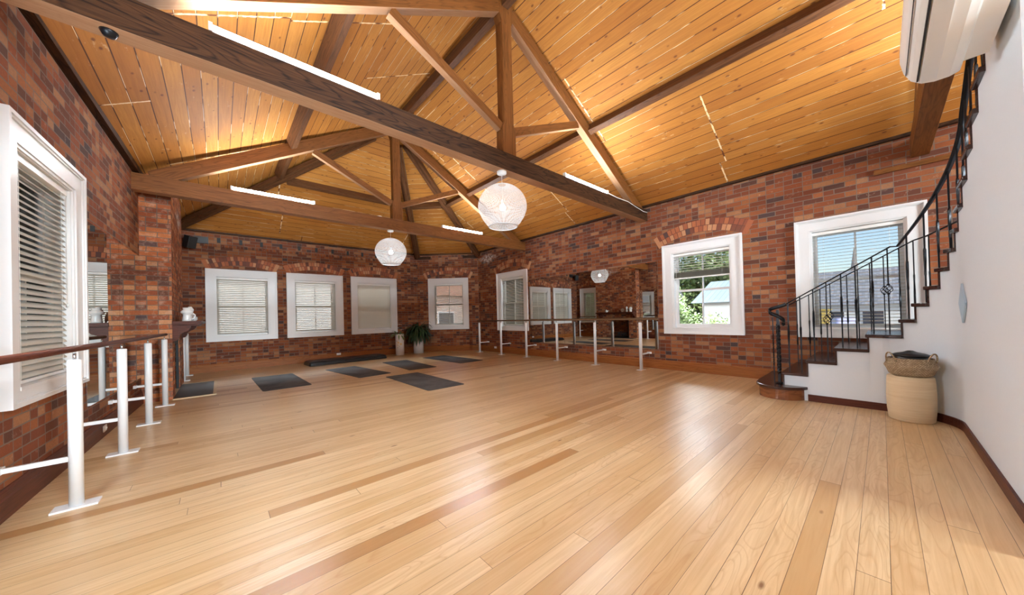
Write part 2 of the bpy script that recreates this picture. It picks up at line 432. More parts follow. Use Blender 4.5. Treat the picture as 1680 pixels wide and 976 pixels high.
WZ0, WZ1 = .745, 2.585
FR = .16   # hole margin inside the casing
class Win:
    def __init__(s, n, a, d, out, w, z0=WZ0, z1=WZ1): s.n = n; s.a = V((a[0], a[1], 0)); s.d = V((d[0], d[1], 0)).normalized(); s.o = V((out[0], out[1], 0)).normalized(); s.w = w; s.z0 = z0; s.z1 = z1
W = {}
cd = V((CB.x - CA.x, CB.y - CA.y)).normalized(); cn = V((-cd.y, cd.x)); cn = cn if cn.dot(V((1, 1))) > 0 else -cn
ld = V((.0327, 1)).normalized(); ln = V((-1, .0327)).normalized()
def on_left(y): return V((XL(y), y))
W[1] = Win(1, (-.253, YB), (1, 0), (0, 1), 1.459)
W[2] = Win(2, (1.424, YB), (1, 0), (0, 1), 1.463)
W[3] = Win(3, (3.117, YB), (1, 0), (0, 1), 1.475)
W[4] = Win(4, CA + cd * .38, cd, cn, 1.46, .78, 2.625)
W[5] = Win(5, (XR, 7.10), (0, 1), (1, 0), 1.46, .735, 2.62)
W[6] = Win(6, (XR, 1.625), (0, 1), (1, 0), 1.41, .75, 2.577)
W[7] = Win(7, (XR, -.43), (0, 1), (1, 0), 1.34, .745, 2.585)
W[8] = Win(8, on_left(9.86), ld, ln, 1.08)
W[9] = Win(9, on_left(3.70), ld, ln, 1.40, .68, 2.64)
W[12] = Win(12, on_left(-2.6), ld, ln, 1.5); W[13] = Win(13, on_left(1.9), ld, ln, 1.45); W[10] = Win(10, (2.75, YS), (1, 0), (0, -1), 1.8, .3, 3.1); W[11] = Win(11, (1.7, YS), (1, 0), (0, -1), 2.8, 4.2, 5.2)  # unseen left and south windows, added as openings for the fill lamps
def hole(w, base):   # along wall starting at plan point base
    u = (w.a.to_2d() - V(base)).dot(w.d.to_2d()); return (u + FR, u + w.w - FR, w.z0 + FR - .05, w.z1 - FR)
lb = on_left(YS)
wall('wall_left', lb, on_left(YB), 3.62, [hole(W[12], lb), hole(W[13], lb), hole(W[9], lb), hole(W[8], lb)], ln)
wall('wall_back', (XL(YB), YB), (CA.x, CA.y), 3.75, [hole(W[i], (XL(YB), YB)) for i in (1, 2, 3)], (0, 1), u0=.1)
wall('wall_corner', CA, CB, 3.75, [hole(W[4], CA)], cn, u0=.05)
wall('wall_right', (XR, YS), (XR, CB.y), 3.62, [hole(W[i], (XR, YS)) for i in (7, 6, 5)], (1, 0))
wall('wall_south', (lb.x, YS), (XR, YS), 6.0, [hole(W[i], (lb.x, YS)) for i in (10, 11)], (0, -1), mat=M['plaster'])

# roof: five planes lined with boards
def roofuv(p, along, base, acr): return ((V(p) - V(base)).dot(V(along)), (V(p) - V(base)).dot(V(acr)))
b = MB()
def plane(pts, along, acr):
    along = V(along).normalized(); acr = V(acr).normalized()
    uv = [roofuv(p, along, (0, 0, 0), acr) for p in pts]
    b.face(pts, uv); b.face([V(p) + V((0, 0, .06)) for p in pts][::-1], uv[::-1])
xo = 7.35; zo = rz_right(xo); xw = -1.35; zw = AZ - K * (XC - xw)
ap = (XC, AY, AZ); yo = AY + (AZ - zo) / K
plane([(XC, YS - .3, AZ), (xo, YS - .3, zo), (XR, CB.y - .05, rz_right(XR)), ap], (0, 1, 0), (1, 0, -K))
b2 = (XR + .35, CB.y - .05 + .1, zo)
plane([(XC, YS - .3, AZ), ap, (-.9, 11.12, AZ - K * 3.9), (xw, 11.5, zw), (xw, YS - .3, zw)], (0, 1, 0), (-1, 0, -K))
kb = (AZ - 3.52) / (11.1 - AY)
plane([ap, (5.37, 11.1, 3.52), (5.45, 11.45, 3.52 - kb * .35), (-1.2, 11.45, 3.52 - kb * .35), (-.9, 11.1, 3.52)], (1, 0, 0), (0, 1, -kb))
e0 = V((XR, CB.y - .05, rz_right(XR))); e1 = V((5.37, 11.1, 3.52)); A = V(ap)
al = (e1 - e0).normalized(); nn = (e0 - A).cross(e1 - A).normalized()
oc = V((cn.x, cn.y, 0)); oc = (oc - nn * oc.dot(nn)).normalized()
plane([A, e0, e0 + oc * .4 + V((.1, -.1, 0)), e1 + oc * .4, e1], al, oc)
plane([e0, (xo, YS - .3, zo), (xo, CB.y + .2, zo)], (0, 1, 0), (1, 0, -K))
struct('ceiling', b, M['ceil'], merge=False)

# timber plates on top of the walls
n_tr = [0]
def trim(mb, mat): n_tr[0] += 1; return struct('trim_%d' % n_tr[0], mb, mat)
b = MB(); b.beam((XR - .035, YS, PLZ + .04), (XR - .035, CB.y + .03, PLZ + .04), .07, .08); trim(b, M['beam'])
b = MB(); q0, q1 = on_left(YS), on_left(YB); o3 = -ln * .035
b.beam((q0.x + o3.x, YS, PLZ + .015), (q1.x + o3.x, YB, PLZ + .015), .07, .08); trim(b, M['beam'])
b = MB(); b.beam((XL(YB), YB - .035, PLZ + .035), (CA.x, YB - .035, PLZ + .035), .07, .08); trim(b, M['beam'])
b = MB(); b.beam((CA.x - cn.x * .035, CA.y - cn.y * .035, PLZ + .035), (CB.x - cn.x * .035, CB.y - cn.y * .035, PLZ + .035), .07, .08); trim(b, M['beam'])
# brick ledge and row of beam ends high on the back wall
b = MB(); b.prism([(XL(YB), YB, 3.14), (XL(YB), YB - .03, 3.14), (XL(YB), YB - .03, 3.165), (XL(YB), YB, 3.21)], (CA.x - XL(YB), 0, 0)); trim(b, M['brick'])
b = MB()
for i in range(11): b.box((-.02 + i * .435, YB - .012, 3.25), (.045 + i * .435, YB + .01, 3.375))
trim(b, M['soot'])
b = MB(); b.box((5.30, YB - .05, 3.33), (5.42, YB + .02, 3.43))
b.beam((CA.x - cn.x * .01, CA.y - cn.y * .01, 3.375), (CA.x + cd.x * .5 - cn.x * .01, CA.y + cd.y * .5 - cn.y * .01, 3.375), .05, .1)
b.beam((CB.x - cd.x * .55 - cn.x * .01, CB.y - cd.y * .55 - cn.y * .01, 3.375), (CB.x - cn.x * .01, CB.y - cn.y * .01, 3.375), .05, .1); trim(b, M['beam'])
b = MB(); b.box((XR - .03, -1.2, 3.06), (XR + .01, .03, 3.12)); trim(b, M['rafter'])

# brick arches over the windows
def arch(w):
    mb = MB(); mid = w.a + w.d * (w.w / 2); n = -w.o; span = w.w + (.06 if w.n > 3 else -.14); rise = .17 if w.n > 3 else .13; R = (span * span / 4 + rise * rise) / (2 * rise)
    ctr = V((mid.x, mid.y, w.z1 - .01 - (R - rise))); half = math.asin(span / 2 / R)
    def P(rad, a, dep): return ctr + w.d * (rad * sin(a)) + V((0, 0, rad * cos(a))) + n * dep
    def block(r0, r1, a0, a1, dep, r):
        q = [(r0, a0), (r0, a1), (r1, a1), (r1, a0)]
        mb.face([P(*x, dep) for x in q], r=r)
        for i in range(4): x, y = q[i], q[(i + 1) % 4]; mb.face([P(*x, dep), P(*x, -.002), P(*y, -.002), P(*y, dep)], r=r)
    N = 26
    for i in range(N):
        a0 = -half + 2 * half * i / N; a1 = -half + 2 * half * (i + 1) / N
        block(R - .002, R + .235, a0, a1, .0015, .12)
    for k in range(2):
        N = 20 + k
        for i in range(N):
            a0 = -half + 2 * half * (i + .07) / N; a1 = -half + 2 * half * (i + .93) / N
            block(R + .004 + k * .118, R + .112 + k * .118, a0, a1, .005, random.random() ** .8)
    for sg in (-1, 1): block(R - .01, R + .24, sg * (half + .005) - .022, sg * (half + .005) + .022, .006, random.uniform(.5, 1))
    trim(mb, M['arch'])
for i in (1, 2, 3, 4, 5, 6, 8): arch(W[i])

# baseboards
def baseboard(name, a, c, inn, h=.19, mat='base'):
    a = V((a[0], a[1], 0)); c = V((c[0], c[1], 0)); n = V((inn[0], inn[1], 0)).normalized()
    prof = [(0, 0), (.022, 0), (.022, h * .68), (.016, h * .72), (.016, h * .9), (.008, h), (0, h)]
    mb = MB(); L = (c - a).length; d = (c - a).normalized(); vv = 0
    A = [a + n * x + V((0, 0, z)) for x, z in prof]; B = [c + n * x + V((0, 0, z)) for x, z in prof]
    for i in range(len(prof) - 1):
        e = (A[i + 1] - A[i]).length; mb.face([A[i], A[i + 1], B[i + 1], B[i]], [(0, vv), (0, vv + e), (L, vv + e), (L, vv)]); vv += e
    mb.face(A); mb.face(B[::-1])
    return struct(name, mb, M[mat])
baseboard('baseboard_right', (XR, .95), (XR, CB.y), (-1, 0)); baseboard('baseboard_back', (-.6, YB), (CA.x, YB), (0, -1))
baseboard('baseboard_corner', CA, CB, -cn); q = on_left(7.6); baseboard('baseboard_left', on_left(YS), q, -ln, mat='mantel')
baseboard('baseboard_alcove', on_left(9.76), on_left(YB), -ln)

# ------------------------------------------------------------------ windows and blinds
def window(w):
    d, o, a = w.d, w.o, w.a
    def P(u, z, k): return a + d * u + o * k + V((0, 0, z))
    def bar(mb, u0, u1, z0, z1, k0, k1):
        c = [P(u, z, k) for z in (z0, z1) for k in (k0, k1) for u in (u0, u1)]
        for f in [(0, 2, 3, 1), (4, 5, 7, 6), (0, 1, 5, 4), (2, 6, 7, 3), (0, 4, 6, 2), (1, 3, 7, 5)]: mb.face([c[i] for i in f])
    def ring(mb, u0, u1, z0, z1, tl, tr, tb, tt, k0, k1):
        bar(mb, u0, u0 + tl, z0, z1, k0, k1); bar(mb, u1 - tr, u1, z0, z1, k0, k1)
        bar(mb, u0 + tl, u1 - tr, z0, z0 + tb, k0, k1); bar(mb, u0 + tl, u1 - tr, z1 - tt, z1, k0, k1)
    mb = MB(); W_, z0, z1 = w.w, w.z0, w.z1
    ring(mb, 0, W_, z0, z1, .028, .028, .028, .028, -.05, 0)
    ring(mb, .028, W_ - .028, z0 + .028, z1 - .028, .015, .015, .015, .015, -.038, 0)
    ring(mb, .043, W_ - .043, z0 + .043, z1 - .043, .13, .13, .055, .13, -.026, 0.0)
    ring(mb, .173, W_ - .173, z0 + .098, z1 - .173, .02, .02, .016, .02, -.014, .0)
    IU0, IU1, IZ0, IZ1 = .193, W_ - .193, z0 + .112, z1 - .193
    win = mb.build('window_%d' % w.n, M['joinery']); win['kind'] = 'structure'
    # deep lining of the reveal
    mb = MB(); ring(mb, FR - .005, W_ - FR + .005, z0 + .1, z1 - FR + .005, IU0 - FR + .02, IU0 - FR + .02, .02, .045, 0., .20)
    bar(mb, IU0 - .02, IU1 + .02, z0 + .1, z0 + .125, -.03, .2)
    mb.build('window_lining', M['joinery'], win)
    U0, U1, Z0, Z1 = IU0 + .015, IU1 - .015, z0 + .125, IZ1 - .01; zm = (Z0 + Z1) / 2 + .0
    for nm, a0, a1, k0, k1, tb, tt in (('lower_sash', Z0, zm + .02, .10, .135, .075, .04), ('upper_sash', zm - .02, Z1, .14, .175, .04, .055)):
        mb = MB(); ring(mb, U0, U1, a0, a1, .045, .045, tb, tt, k0, k1); bar(mb, (U0 + U1) / 2 - .011, (U0 + U1) / 2 + .011, a0 + tb, a1 - tt, k0, k1)
        s_ = mb.build(nm, M['joinery'], win)
        mb = MB(); bar(mb, U0 + .04, U1 - .04, a0 + tb - .01, a1 - tt + .01, (k0 + k1) / 2 - .002, (k0 + k1) / 2 + .002); mb.build('pane', M['glass'], s_)
    return (IU0, IU1, IZ0, IZ1, P, bar)

def blind(w, geo, label, tilt, drop=None, slat_w=.052, pitch=.047, kk=.045):
    IU0, IU1, IZ0, IZ1, P, bar = geo
    root = thing('venetian_blind', P((IU0 + IU1) / 2, IZ1, kk), label, 'window blind', 'venetian blinds in the studio windows')
    u0, u1 = IU0 + .012, IU1 - .012; top = IZ1 - .012
    mb = MB(); bar(mb, u0, u1, top - .045, top, kk - .028, kk + .028); mb.build('headrail', M['plastic'], root)
    zb = IZ0 + .03 if drop is None else top - drop
    mb = MB(); z = top - .07
    def slat(z, tl):
        dz, dk = sin(tl) * slat_w / 2, cos(tl) * slat_w / 2
        pts = []
        for s_ in (-1, -.33, .33, 1): pts.append((s_ * dk, s_ * dz * 1.0 + (1 - s_ * s_) * .004))
        for i in range(3):
            for th in (0, .0022):
                f = [P(u0, z + pts[i][1] + th, kk + pts[i][0]), P(u1, z + pts[i][1] + th, kk + pts[i][0]), P(u1, z + pts[i + 1][1] + th, kk + pts[i + 1][0]), P(u0, z + pts[i + 1][1] + th, kk + pts[i + 1][0])]
                mb.face(f)
    if drop is None:
        while z > zb + .02: slat(z, radians(tilt)); z -= pitch
    else:
        while z > zb + .14: slat(z, radians(tilt)); z -= pitch
        n = 0; z = zb + .12
        while z > zb + .012: slat(z, 0); z -= .0065
    mb.build('slats', M['blind'], root, merge=False)
    mb = MB(); bar(mb, u0, u1, zb - .012, zb + .01, kk - .025, kk + .025); mb.build('bottom_rail', M['plastic'], root)
    for u in (u0 + .13, u1 - .13):
        MB().tube([P(u, top - .04, kk - .026), P(u, zb, kk - .026)], .0014, 4).build('ladder_cord', M['plastic'], root)
    mb = MB(); mb.tube([P(u1 - .05, top - .05, kk - .035), P(u1 - .05, (IZ0 + IZ1) / 2 - .2, kk - .035)], .002, 5); mb.lathe([(0, 0), (.007, .004), (.008, .02), (0, .035)], P(u1 - .05, (IZ0 + IZ1) / 2 - .235, kk - .035), 8)
    mb.build('tilt_cord', M['plastic'], root)
G = {i: window(W[i]) for i in range(1, 14)}
blind(W[1], G[1], 'beige venetian blind with half closed slats in the leftmost window of the back wall', 50)
blind(W[2], G[2], 'beige venetian blind in the middle of the three back wall windows', 46)
blind(W[3], G[3], 'grey venetian blind fully shut, in the window behind the small potted lily', 66)
blind(W[4], G[4], 'venetian blind in the angled corner window right of the drooping plant', 34)
blind(W[5], G[5], 'venetian blind in the window behind the far posts of the right ballet barre', 34)
blind(W[6], G[6], 'white venetian blind raised into the upper part of the window right of the mirrors', 16, drop=.50)
blind(W[7], G[7], 'white venetian blind with level open slats in the window behind the stairs', 6)
blind(W[8], G[8], 'venetian blind in the alcove window past the chimney, seen in the right mirrors', 40)
blind(W[9], G[9], 'venetian blind in the left wall window at the photo edge', 50)

# ------------------------------------------------------------------ roof trusses
def rtop(x): return 5.64 - .57 * abs(x - XC)
def truss(y, label, xl, tie0=3.187, tie1=3.43, tm='beam', so=True):
    root = thing('roof_truss', (XC, y + .09, tie0), label, 'roof truss', 'timber king post trusses')
    yc = y + .085
    mb = MB(); mb.beam((xl - .05, yc + .0, (tie0 + tie1) / 2), (XR + .05, yc, (tie0 + tie1) / 2), .165, tie1 - tie0)
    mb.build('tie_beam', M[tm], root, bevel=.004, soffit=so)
    # king post: foot, shaft, head
    mb = MB(); kx = 3.025; y0, y1 = yc - .07, yc + .07
    prof = [(kx - .118, tie1 - .01), (kx + .118, tie1 - .01), (kx + .118, 3.78), (kx + .085, 3.86), (kx + .085, 5.25), (kx + .12, 5.33), (kx + .12, 5.56), (kx - .12, 5.56), (kx - .12, 5.33), (kx - .085, 5.25), (kx - .085, 3.86), (kx - .118, 3.78)]
    P0 = [V((x, y0, z)) for x, z in prof]; P1 = [V((x, y1, z)) for x, z in prof]
    mb.face(P0, [(p.z, p.x) for p in P0]); mb.face(P1[::-1], [(p.z, p.x) for p in P1][::-1])
    for i in range(len(prof)):
        j = (i + 1) % len(prof); mb.face([P0[i], P0[j], P1[j], P1[i]], [(P0[i].z, 0), (P0[j].z, 0), (P0[j].z, .14), (P0[i].z, .14)])
    mb.build('king_post', M['rafter'], root, bevel=.005)
    for sg, xe in ((-1, max(xl + .2, -.72)), (1, 6.78)):
        h = .205; c = h / 2 / cos(atan2(.57, 1))
        x0 = kx + sg * .1
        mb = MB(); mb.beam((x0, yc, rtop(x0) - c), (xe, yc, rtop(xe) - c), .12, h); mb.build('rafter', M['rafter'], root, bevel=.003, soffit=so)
        mb = MB(); xs = 3.025 + sg * .11; xt = 3.025 + sg * 1.62
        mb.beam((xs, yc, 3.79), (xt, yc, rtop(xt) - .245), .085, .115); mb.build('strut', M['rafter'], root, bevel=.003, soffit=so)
T1, T2, T0 = 3.34, 7.161, -.47
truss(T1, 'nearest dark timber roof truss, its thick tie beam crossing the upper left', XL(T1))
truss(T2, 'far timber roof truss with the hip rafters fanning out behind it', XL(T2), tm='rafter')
truss(T0, 'timber roof truss end above the staircase beside the air conditioner', XL(T0), so=False, tm='rafter')

def rafter_thing(name, a, c, w, h, label, cat, group=None, mat='purlin', up=(0, 0, 1)):
    o = MB().beam(a, c, w, h, up).build(name, M[mat], bevel=.004)
    off = (V(a) + V(c)) / 2; o.data.transform(Matrix.Translation(-off)); o.location = off
    return tag(o, label, cat, group)
# purlins and ridge lie against the boards
nR = V((K, 0, 1)).normalized(); nL = V((-K, 0, 1)).normalized()
pd = .085
def pur(x, y0, y1, label, w=.1, h=.17):
    n = nR if x > XC else nL; z = AZ - K * abs(x - XC); p = V((x, 0, z)) - n * (h / 2 + .006)
    return rafter_thing('purlin', (p.x, y0, p.z), (p.x, y1, p.z), w, h, label, 'roof purlin', 'long purlins', 'purlin', n)
pur(5.02, YS, 8.50, 'long dark purlin running up the right ceiling slope to the upper right')
pur(1.0, YS, 8.95, 'dark purlin on the left ceiling slope, behind the far truss')
rafter_thing('ridge_beam', (XC, YS, AZ - .11), (XC, AY, AZ - .11), .11, .2, 'dark ridge beam between the tops of the two trusses', 'ridge beam')
zp = AZ - K * 2.0; yp = AY + 2.0 / (kb / K) 
yp = AY + (AZ - zp) / kb
nB = V((0, kb, 1)).normalized(); bl = V((1.22, yp, zp)) - nB * .093
hx = XC + (5.37 - XC) * (AZ - zp) / (AZ - 3.52)
br_ = V((hx - .12, yp, zp)) - nB * .093
rafter_thing('purlin', bl, br_, .1, .17, 'dark cross purlin on the back ceiling slope seen under the far truss rafter', 'roof purlin', None, 'purlin', nB)
tt = (AZ - zp) / (AZ - e0.z); h0 = A + (e0 - A) * tt; tt = (AZ - zp) / (AZ - e1.z); h1 = A + (e1 - A) * tt
nC = nn if nn.z > 0 else -nn
hd = (h1 - h0).normalized() * .13; rafter_thing('purlin', h0 + hd - nC * .093, h1 - hd - nC * .093, .1, .17, 'short cross purlin on the angled corner slope of the ceiling', 'roof purlin', None, 'purlin', nC)
def hip(end, label):
    end = V(end); d = (end - A).normalized(); side = d.cross(V((0, 0, 1))).normalized(); up = side.cross(d); up = up if up.z > 0 else -up
    root = thing('hip_rafter', (A + end) / 2, label, 'hip rafter', 'hip rafters fanning from the far truss')
    s0 = A + d * .55 - up * .125
    MB().beam(s0, end - up * .125, .06, .19, up).build('rafter_core', M['purlin'], root)
    for sg in (-1, 1): MB().beam(s0 + side * sg * .0605 - up * -.01, end + side * sg * .0605 - up * .115, .06, .10, up).build('side_batten', M['purlin'], root)
hip((-.84, 11.05, 3.56), 'dark hip rafter running down to the back left corner over the chimney')
hip((5.37, 11.1, 3.53), 'dark hip rafter ending above the left edge of the angled corner wall')
hip((XR - .06, CB.y - .1, 3.50), 'dark hip rafter ending above the right edge of the angled corner wall')

# ------------------------------------------------------------------ lights
def tube_light(x0, x1, y, z, label):
    root = thing('tube_light', ((x0 + x1) / 2, y, z), label, 'tube light', 'fluorescent tubes on the tie beams')
    MB().box((x0, y + .012, z - .012), (x1, y + .07, z + .02)).build('batten', M['enamel'], root)
    pts = [(x0 + .02, y + .008, z + .028), (x1 - .02, y + .008, z + .028)]
    MB().tube(pts, .0145, 12).build('glowing_tube', M['tube'], root)
    for x in (x0 + .01, x1 - .01): MB().box((x - .012, y - .012, z - .01), (x + .012, y + .04, z + .052)).build('end_cap', M['enamel'], root)
tube_light(-.03, 1.25, T1 + .01, 3.445, 'longest looking bright tube light, on the near tie beam upper left')
tube_light(4.20, 5.46, T1 + .01, 3.445, 'bright tube light on the right end of the near tie beam')
tube_light(.17, 1.40, T2 + .01, 3.445, 'bright tube light on the left end of the far tie beam')
tube_light(4.15, 5.38, T2 + .01, 3.445, 'bright tube light on the far tie beam right of the far pendant')
tube_light(.1, 1.4, T0 + .10, 3.445, 'added unseen tube light on the tie beam above the camera'); tube_light(4.3, 5.5, T0 + .04, 3.445, 'added tube light hidden behind the air conditioner above the stairs')  # both tubes added out of view for more light in the room

def pendant(x, y, label):
    zt, zc, R = 3.187, 2.70, .335
    root = thing('pendant_light', (x, y, zt), label, 'pendant light', 'white thread globe pendants')
    MB().lathe([(0, -.032), (.062, -.032), (.066, -.028), (.066, 0)], (x, y, zt), 28).build('ceiling_rose', M['enamel'], root)
    MB().tube([(x, y, zt - .03), (x, y, zc + .05)], .0028, 6).build('cord', M['plastic'], root)
    MB().lathe([(0, .10), (.018, .10), (.02, .05), (.02, .03)], (x, y, zc), 12).build('lamp_holder', M['enamel'], root)
    prof = []
    for i in range(0, 15):
        a = radians(88 - i * 6.6); prof.append((R * cos(a), R * .92 * sin(a)))
    prof += [(R * .965, -.065), (R * .86, -.145), (R * .72, -.215), (R * .585, -.268)]
    N = 132; mb = MB(); wd = .0021
    for k in range(N):
        a = 2 * pi * k / N; t_ = V((-sin(a), cos(a), 0)) * wd; rd = V((cos(a), sin(a), 0)); sw = 0.
        P_ = [V((x, y, zc)) + rd * r + V((0, 0, z)) for r, z in prof if r > .03]
        for i in range(len(P_) - 1): mb.face([P_[i] - t_, P_[i] + t_, P_[i + 1] + t_, P_[i + 1] - t_], smooth=True)
    sh = mb.build('shade', M['thread'], root, merge=False)
    mb = MB(); N2 = 46
    import bisect
    ar = [0]
    for i in range(len(prof) - 1): ar.append(ar[-1] + (V(prof[i]) - V(prof[i + 1])).length)
    for k in range(N2):
        s_ = ar[-1] * (k + .5) / N2; i = min(bisect.bisect(ar, s_) - 1, len(prof) - 2); f = (s_ - ar[i]) / (ar[i + 1] - ar[i])
        r = prof[i][0] * (1 - f) + prof[i + 1][0] * f; z = prof[i][1] * (1 - f) + prof[i + 1][1] * f
        dv = (V(prof[i + 1]) - V(prof[i])).normalized() * .0016
        mb.lathe([(max(r - .001, 0) - dv.x, z - dv.y), (max(r - .001, 0) + dv.x, z + dv.y)], (x, y, zc), 48, cap=False)
    mb.build('shade_weave', M['thread'], root, merge=False)
    mb = MB(); mb.lathe([(R * .56, -.27), (R * .60, -.266), (R * .60, -.274), (R * .56, -.278), (R * .56, -.27)], (x, y, zc), 40, cap=False)
    mb.build('shade_ring', M['enamel'], root)
    MB().lathe([(.0, .045), (.02, .035), (.035, .012), (.042, -.01), (.036, -.034), (.018, -.047), (0, -.05)], (x, y, zc), 20).build('glowing_bulb', M['bulb'], root)
pendant(2.93, T1 + .09, 'larger looking white globe pendant hanging from the near tie beam')
pendant(2.885, T2 + .10, 'smaller looking white globe pendant hanging from the far tie beam')
for x, y, l in ((2.68, T1 + .1, 'near'), (2.65, T2 + .1, 'far')):
    o = MB().lathe([(0, .035), (.05, .03), (.055, 0)], (0, 0, 0), 20).build('junction_box', M['plastic']); o.location = (x, y, 3.43)
    tag(o, 'small white round junction box on top of the %s tie beam beside the king post' % l, 'junction box', 'junction boxes')

mb = MB(); mb.tube([(5.46, T1 - .006, 3.44), (5.75, T1 - .008, 3.425), (6.15, T1 - .008, 3.435), (6.5, T1 - .008, 3.39), (6.8, T1 - .008, 3.36), (6.97, T1 - .008, 3.37)], .006, 6)
tag(mb.build('power_cable', M['plastic']), 'thin white cable running from the near right tube to the wall', 'cable')
mb = MB(); mb.lathe([(0, -.035), (.03, -.03), (.04, -.01), (.045, 0), (0, 0)], (-.53, T1 + .08, 3.187), 16)
tag(mb.build('beam_sensor', M['iron']), 'small dark round fitting under the near tie beam at the upper left', 'fitting')

# ------------------------------------------------------------------ mirrors
def mirror(lo, hi, label, ang=0):
    o = MB().box(lo, hi).build('wall_mirror', M['mirror']); c = (V(lo) + V(hi)) / 2; o.data.transform(Matrix.Translation(-c)); o.location = c
    tag(o, label, 'mirror', 'frameless wall mirrors'); return o
e = .003
for a, c, l in ((3.17, 4.435, 'tall mirror panel of the right wall beside the open window'), (4.435, 5.72, 'middle of the three right wall mirror panels, showing the globe'), (5.72, 7.06, 'right wall mirror panel farthest back, beside the far window')):
    mirror((XR - .012, a + e, .41), (XR - .004, c - e, 2.275), l)
for a, c, l in ((5.20, 6.40, 'left wall mirror panel next to the near window frame'), (6.40, 7.585, 'left wall mirror panel touching the brick chimney')):
    mb = MB(); p0, p1 = on_left(a + e), on_left(c - e); n = -ln
    mb.prism([(p0.x + n.x * .004, p0.y, .41), (p1.x + n.x * .004, p1.y, .41), (p1.x + n.x * .004, p1.y, 2.262), (p0.x + n.x * .004, p0.y, 2.262)], (n.x * .008, n.y * .008, 0))
    tag(mb.build('wall_mirror', M['mirror']), l, 'mirror', 'frameless wall mirrors')

# ------------------------------------------------------------------ ballet barres
def barre(name_label, posts, wallx, railpts, zr, rmat='rail', plate=.20):
    root = thing('ballet_barre', (posts[0][0], posts[0][1], 0), name_label, 'ballet barre', 'wall side ballet barres')
    MB().tube([(x, y, zr) for x, y in railpts], .021, 14).build('handrail', M[rmat], root)
    for x, y in posts:
        wx = wallx(y); sg = 1 if wx > x else -1
        p = MB().lathe([(.033, .012), (.033, zr - .075), (.028, zr - .07)], (x, y, 0), 22).build('post', M['enamel'], root)
        cx = x - sg * .0
        MB().box((cx - plate / 2, y - .055, 0), (cx + plate / 2, y + .055, .012)).build('base_plate', M['enamel'], p)
        MB().tube([(x, y, zr - .075), (x, y, zr - .03)], .008, 8).build('rail_pin', M['steel'], p)
        mb = MB(); mb.beam((x, y, .325), (wx - sg * .004, y, .325), .022, .03); mb.box((min(wx - sg * .03, wx), y - .045, .305), (max(wx - sg * .03, wx), y + .045, .345)); mb.build('wall_brace', M['enamel'], p)
    return root
barre('long ballet barre with white posts in front of the right wall mirrors', [(6.60, 3.38), (6.60, 4.50), (6.61, 5.68), (6.61, 6.84), (6.61, 7.98), (6.61, 9.12)], lambda y: XR, [(6.60, 3.0), (6.60, 9.2)], 1.065)
lx = lambda y: XL(y) + .31
barre('ballet barre with thick white posts along the left wall mirror', [(lx(y), y) for y in (1.27, 2.45, 3.62, 4.79, 5.96, 7.12)], XL, [(lx(.9), .9), (lx(7.25), 7.25)], 1.055, 'mantel')
barre('short ballet barre in the alcove between chimney and back wall', [(-.585, 9.90), (-.58, 10.85)], XL, [(-.585, 9.85), (-.58, 11.02)], 1.055)

# ------------------------------------------------------------------ chimney, mantel, hearth
cx0, cx1, cy0, cy1 = XL(7.6) - .02, -.575, 7.6, 9.78; oy0, oy1, oz = 8.0, 8.92, .97
b = MB(); H = 3.72
def quad(q, uv): b.face(q, uv)
quad([(cx0, cy0, 0), (cx1, cy0, 0), (cx1 + .015, cy0, H), (cx0, cy0, H)], [(0.03, .02), (cx1 - cx0 + .03, .02), (cx1 - cx0 + .03, H + .02), (.03, H + .02)])
for y0, y1, z0, z1 in ((cy0, oy0, 0, H), (oy1, cy1, 0, H), (oy0, oy1, oz, H)):
    quad([(cx1, y0, z0), (cx1, y1, z0), (cx1, y1, z1), (cx1, y0, z1)], [(y0, z0 + .02), (y1, z0 + .02), (y1, z1 + .02), (y0, z1 + .02)])
quad([(cx1, cy1, 0), (cx0 + .03, cy1, 0), (cx0 + .03, cy1, H), (cx1, cy1, H)], [(0, 0), (.35, 0), (.35, H), (0, H)])
bx = cx0 - .1
quad([(bx, oy0, 0), (bx, oy1, 0), (bx, oy1, oz), (bx, oy0, oz)], [(0, 0), (.9, 0), (.9, .9), (0, .9)])
for y in (oy0, oy1): quad([(cx1, y, 0), (bx, y, 0), (bx, y, oz), (cx1, y, oz)], [(0, 0), (.4, 0), (.4, .9), (0, .9)])
quad([(cx1, oy0, oz), (cx1, oy1, oz), (bx, oy1, oz), (bx, oy0, oz)], [(0, 0), (.9, 0), (.9, .4), (0, .4)])
struct('wall_chimney', b, M['chimney'])
root = thing('fireplace_insert', (cx1 - .05, (oy0 + oy1) / 2, 0), 'black iron fire grate with grey coals inside the brick fireplace opening', 'fireplace')
mb = MB()
mb.box((cx1 - .05, oy0, 0), (cx1 - .015, oy0 + .06, oz)); mb.box((cx1 - .05, oy1 - .06, 0), (cx1 - .015, oy1, oz)); mb.box((cx1 - .05, oy0 + .06, oz - .12), (cx1 - .015, oy1 - .06, oz))
mb.build('frame', M['soot'], root)
mb = MB()
for i in range(10): y = oy0 + .16 + i * .066; mb.tube([(cx1 - .07, y, .06), (cx1 - .06, y, .28)], .008, 6)
mb.box((cx1 - .30, oy0 + .14, .05), (cx1 - .06, oy1 - .14, .07)); mb.box((cx1 - .075, oy0 + .14, .26), (cx1 - .055, oy1 - .14, .28)); mb.build('grate', M['soot'], root)
mb = MB(); rr = random.Random(3)
for i in range(26):
    c_ = V((cx1 - .1 - rr.random() * .16, oy0 + .2 + rr.random() * .5, .11 + rr.random() * .13)); r_ = rr.uniform(.028, .045)
    mb.lathe([(0, -r_), (r_ * .8, -r_ * .5), (r_, 0), (r_ * .7, r_ * .6), (0, r_)], c_, 7, smooth=False)
tag(mb.build('coals', M['ash'], root), kind='stuff')
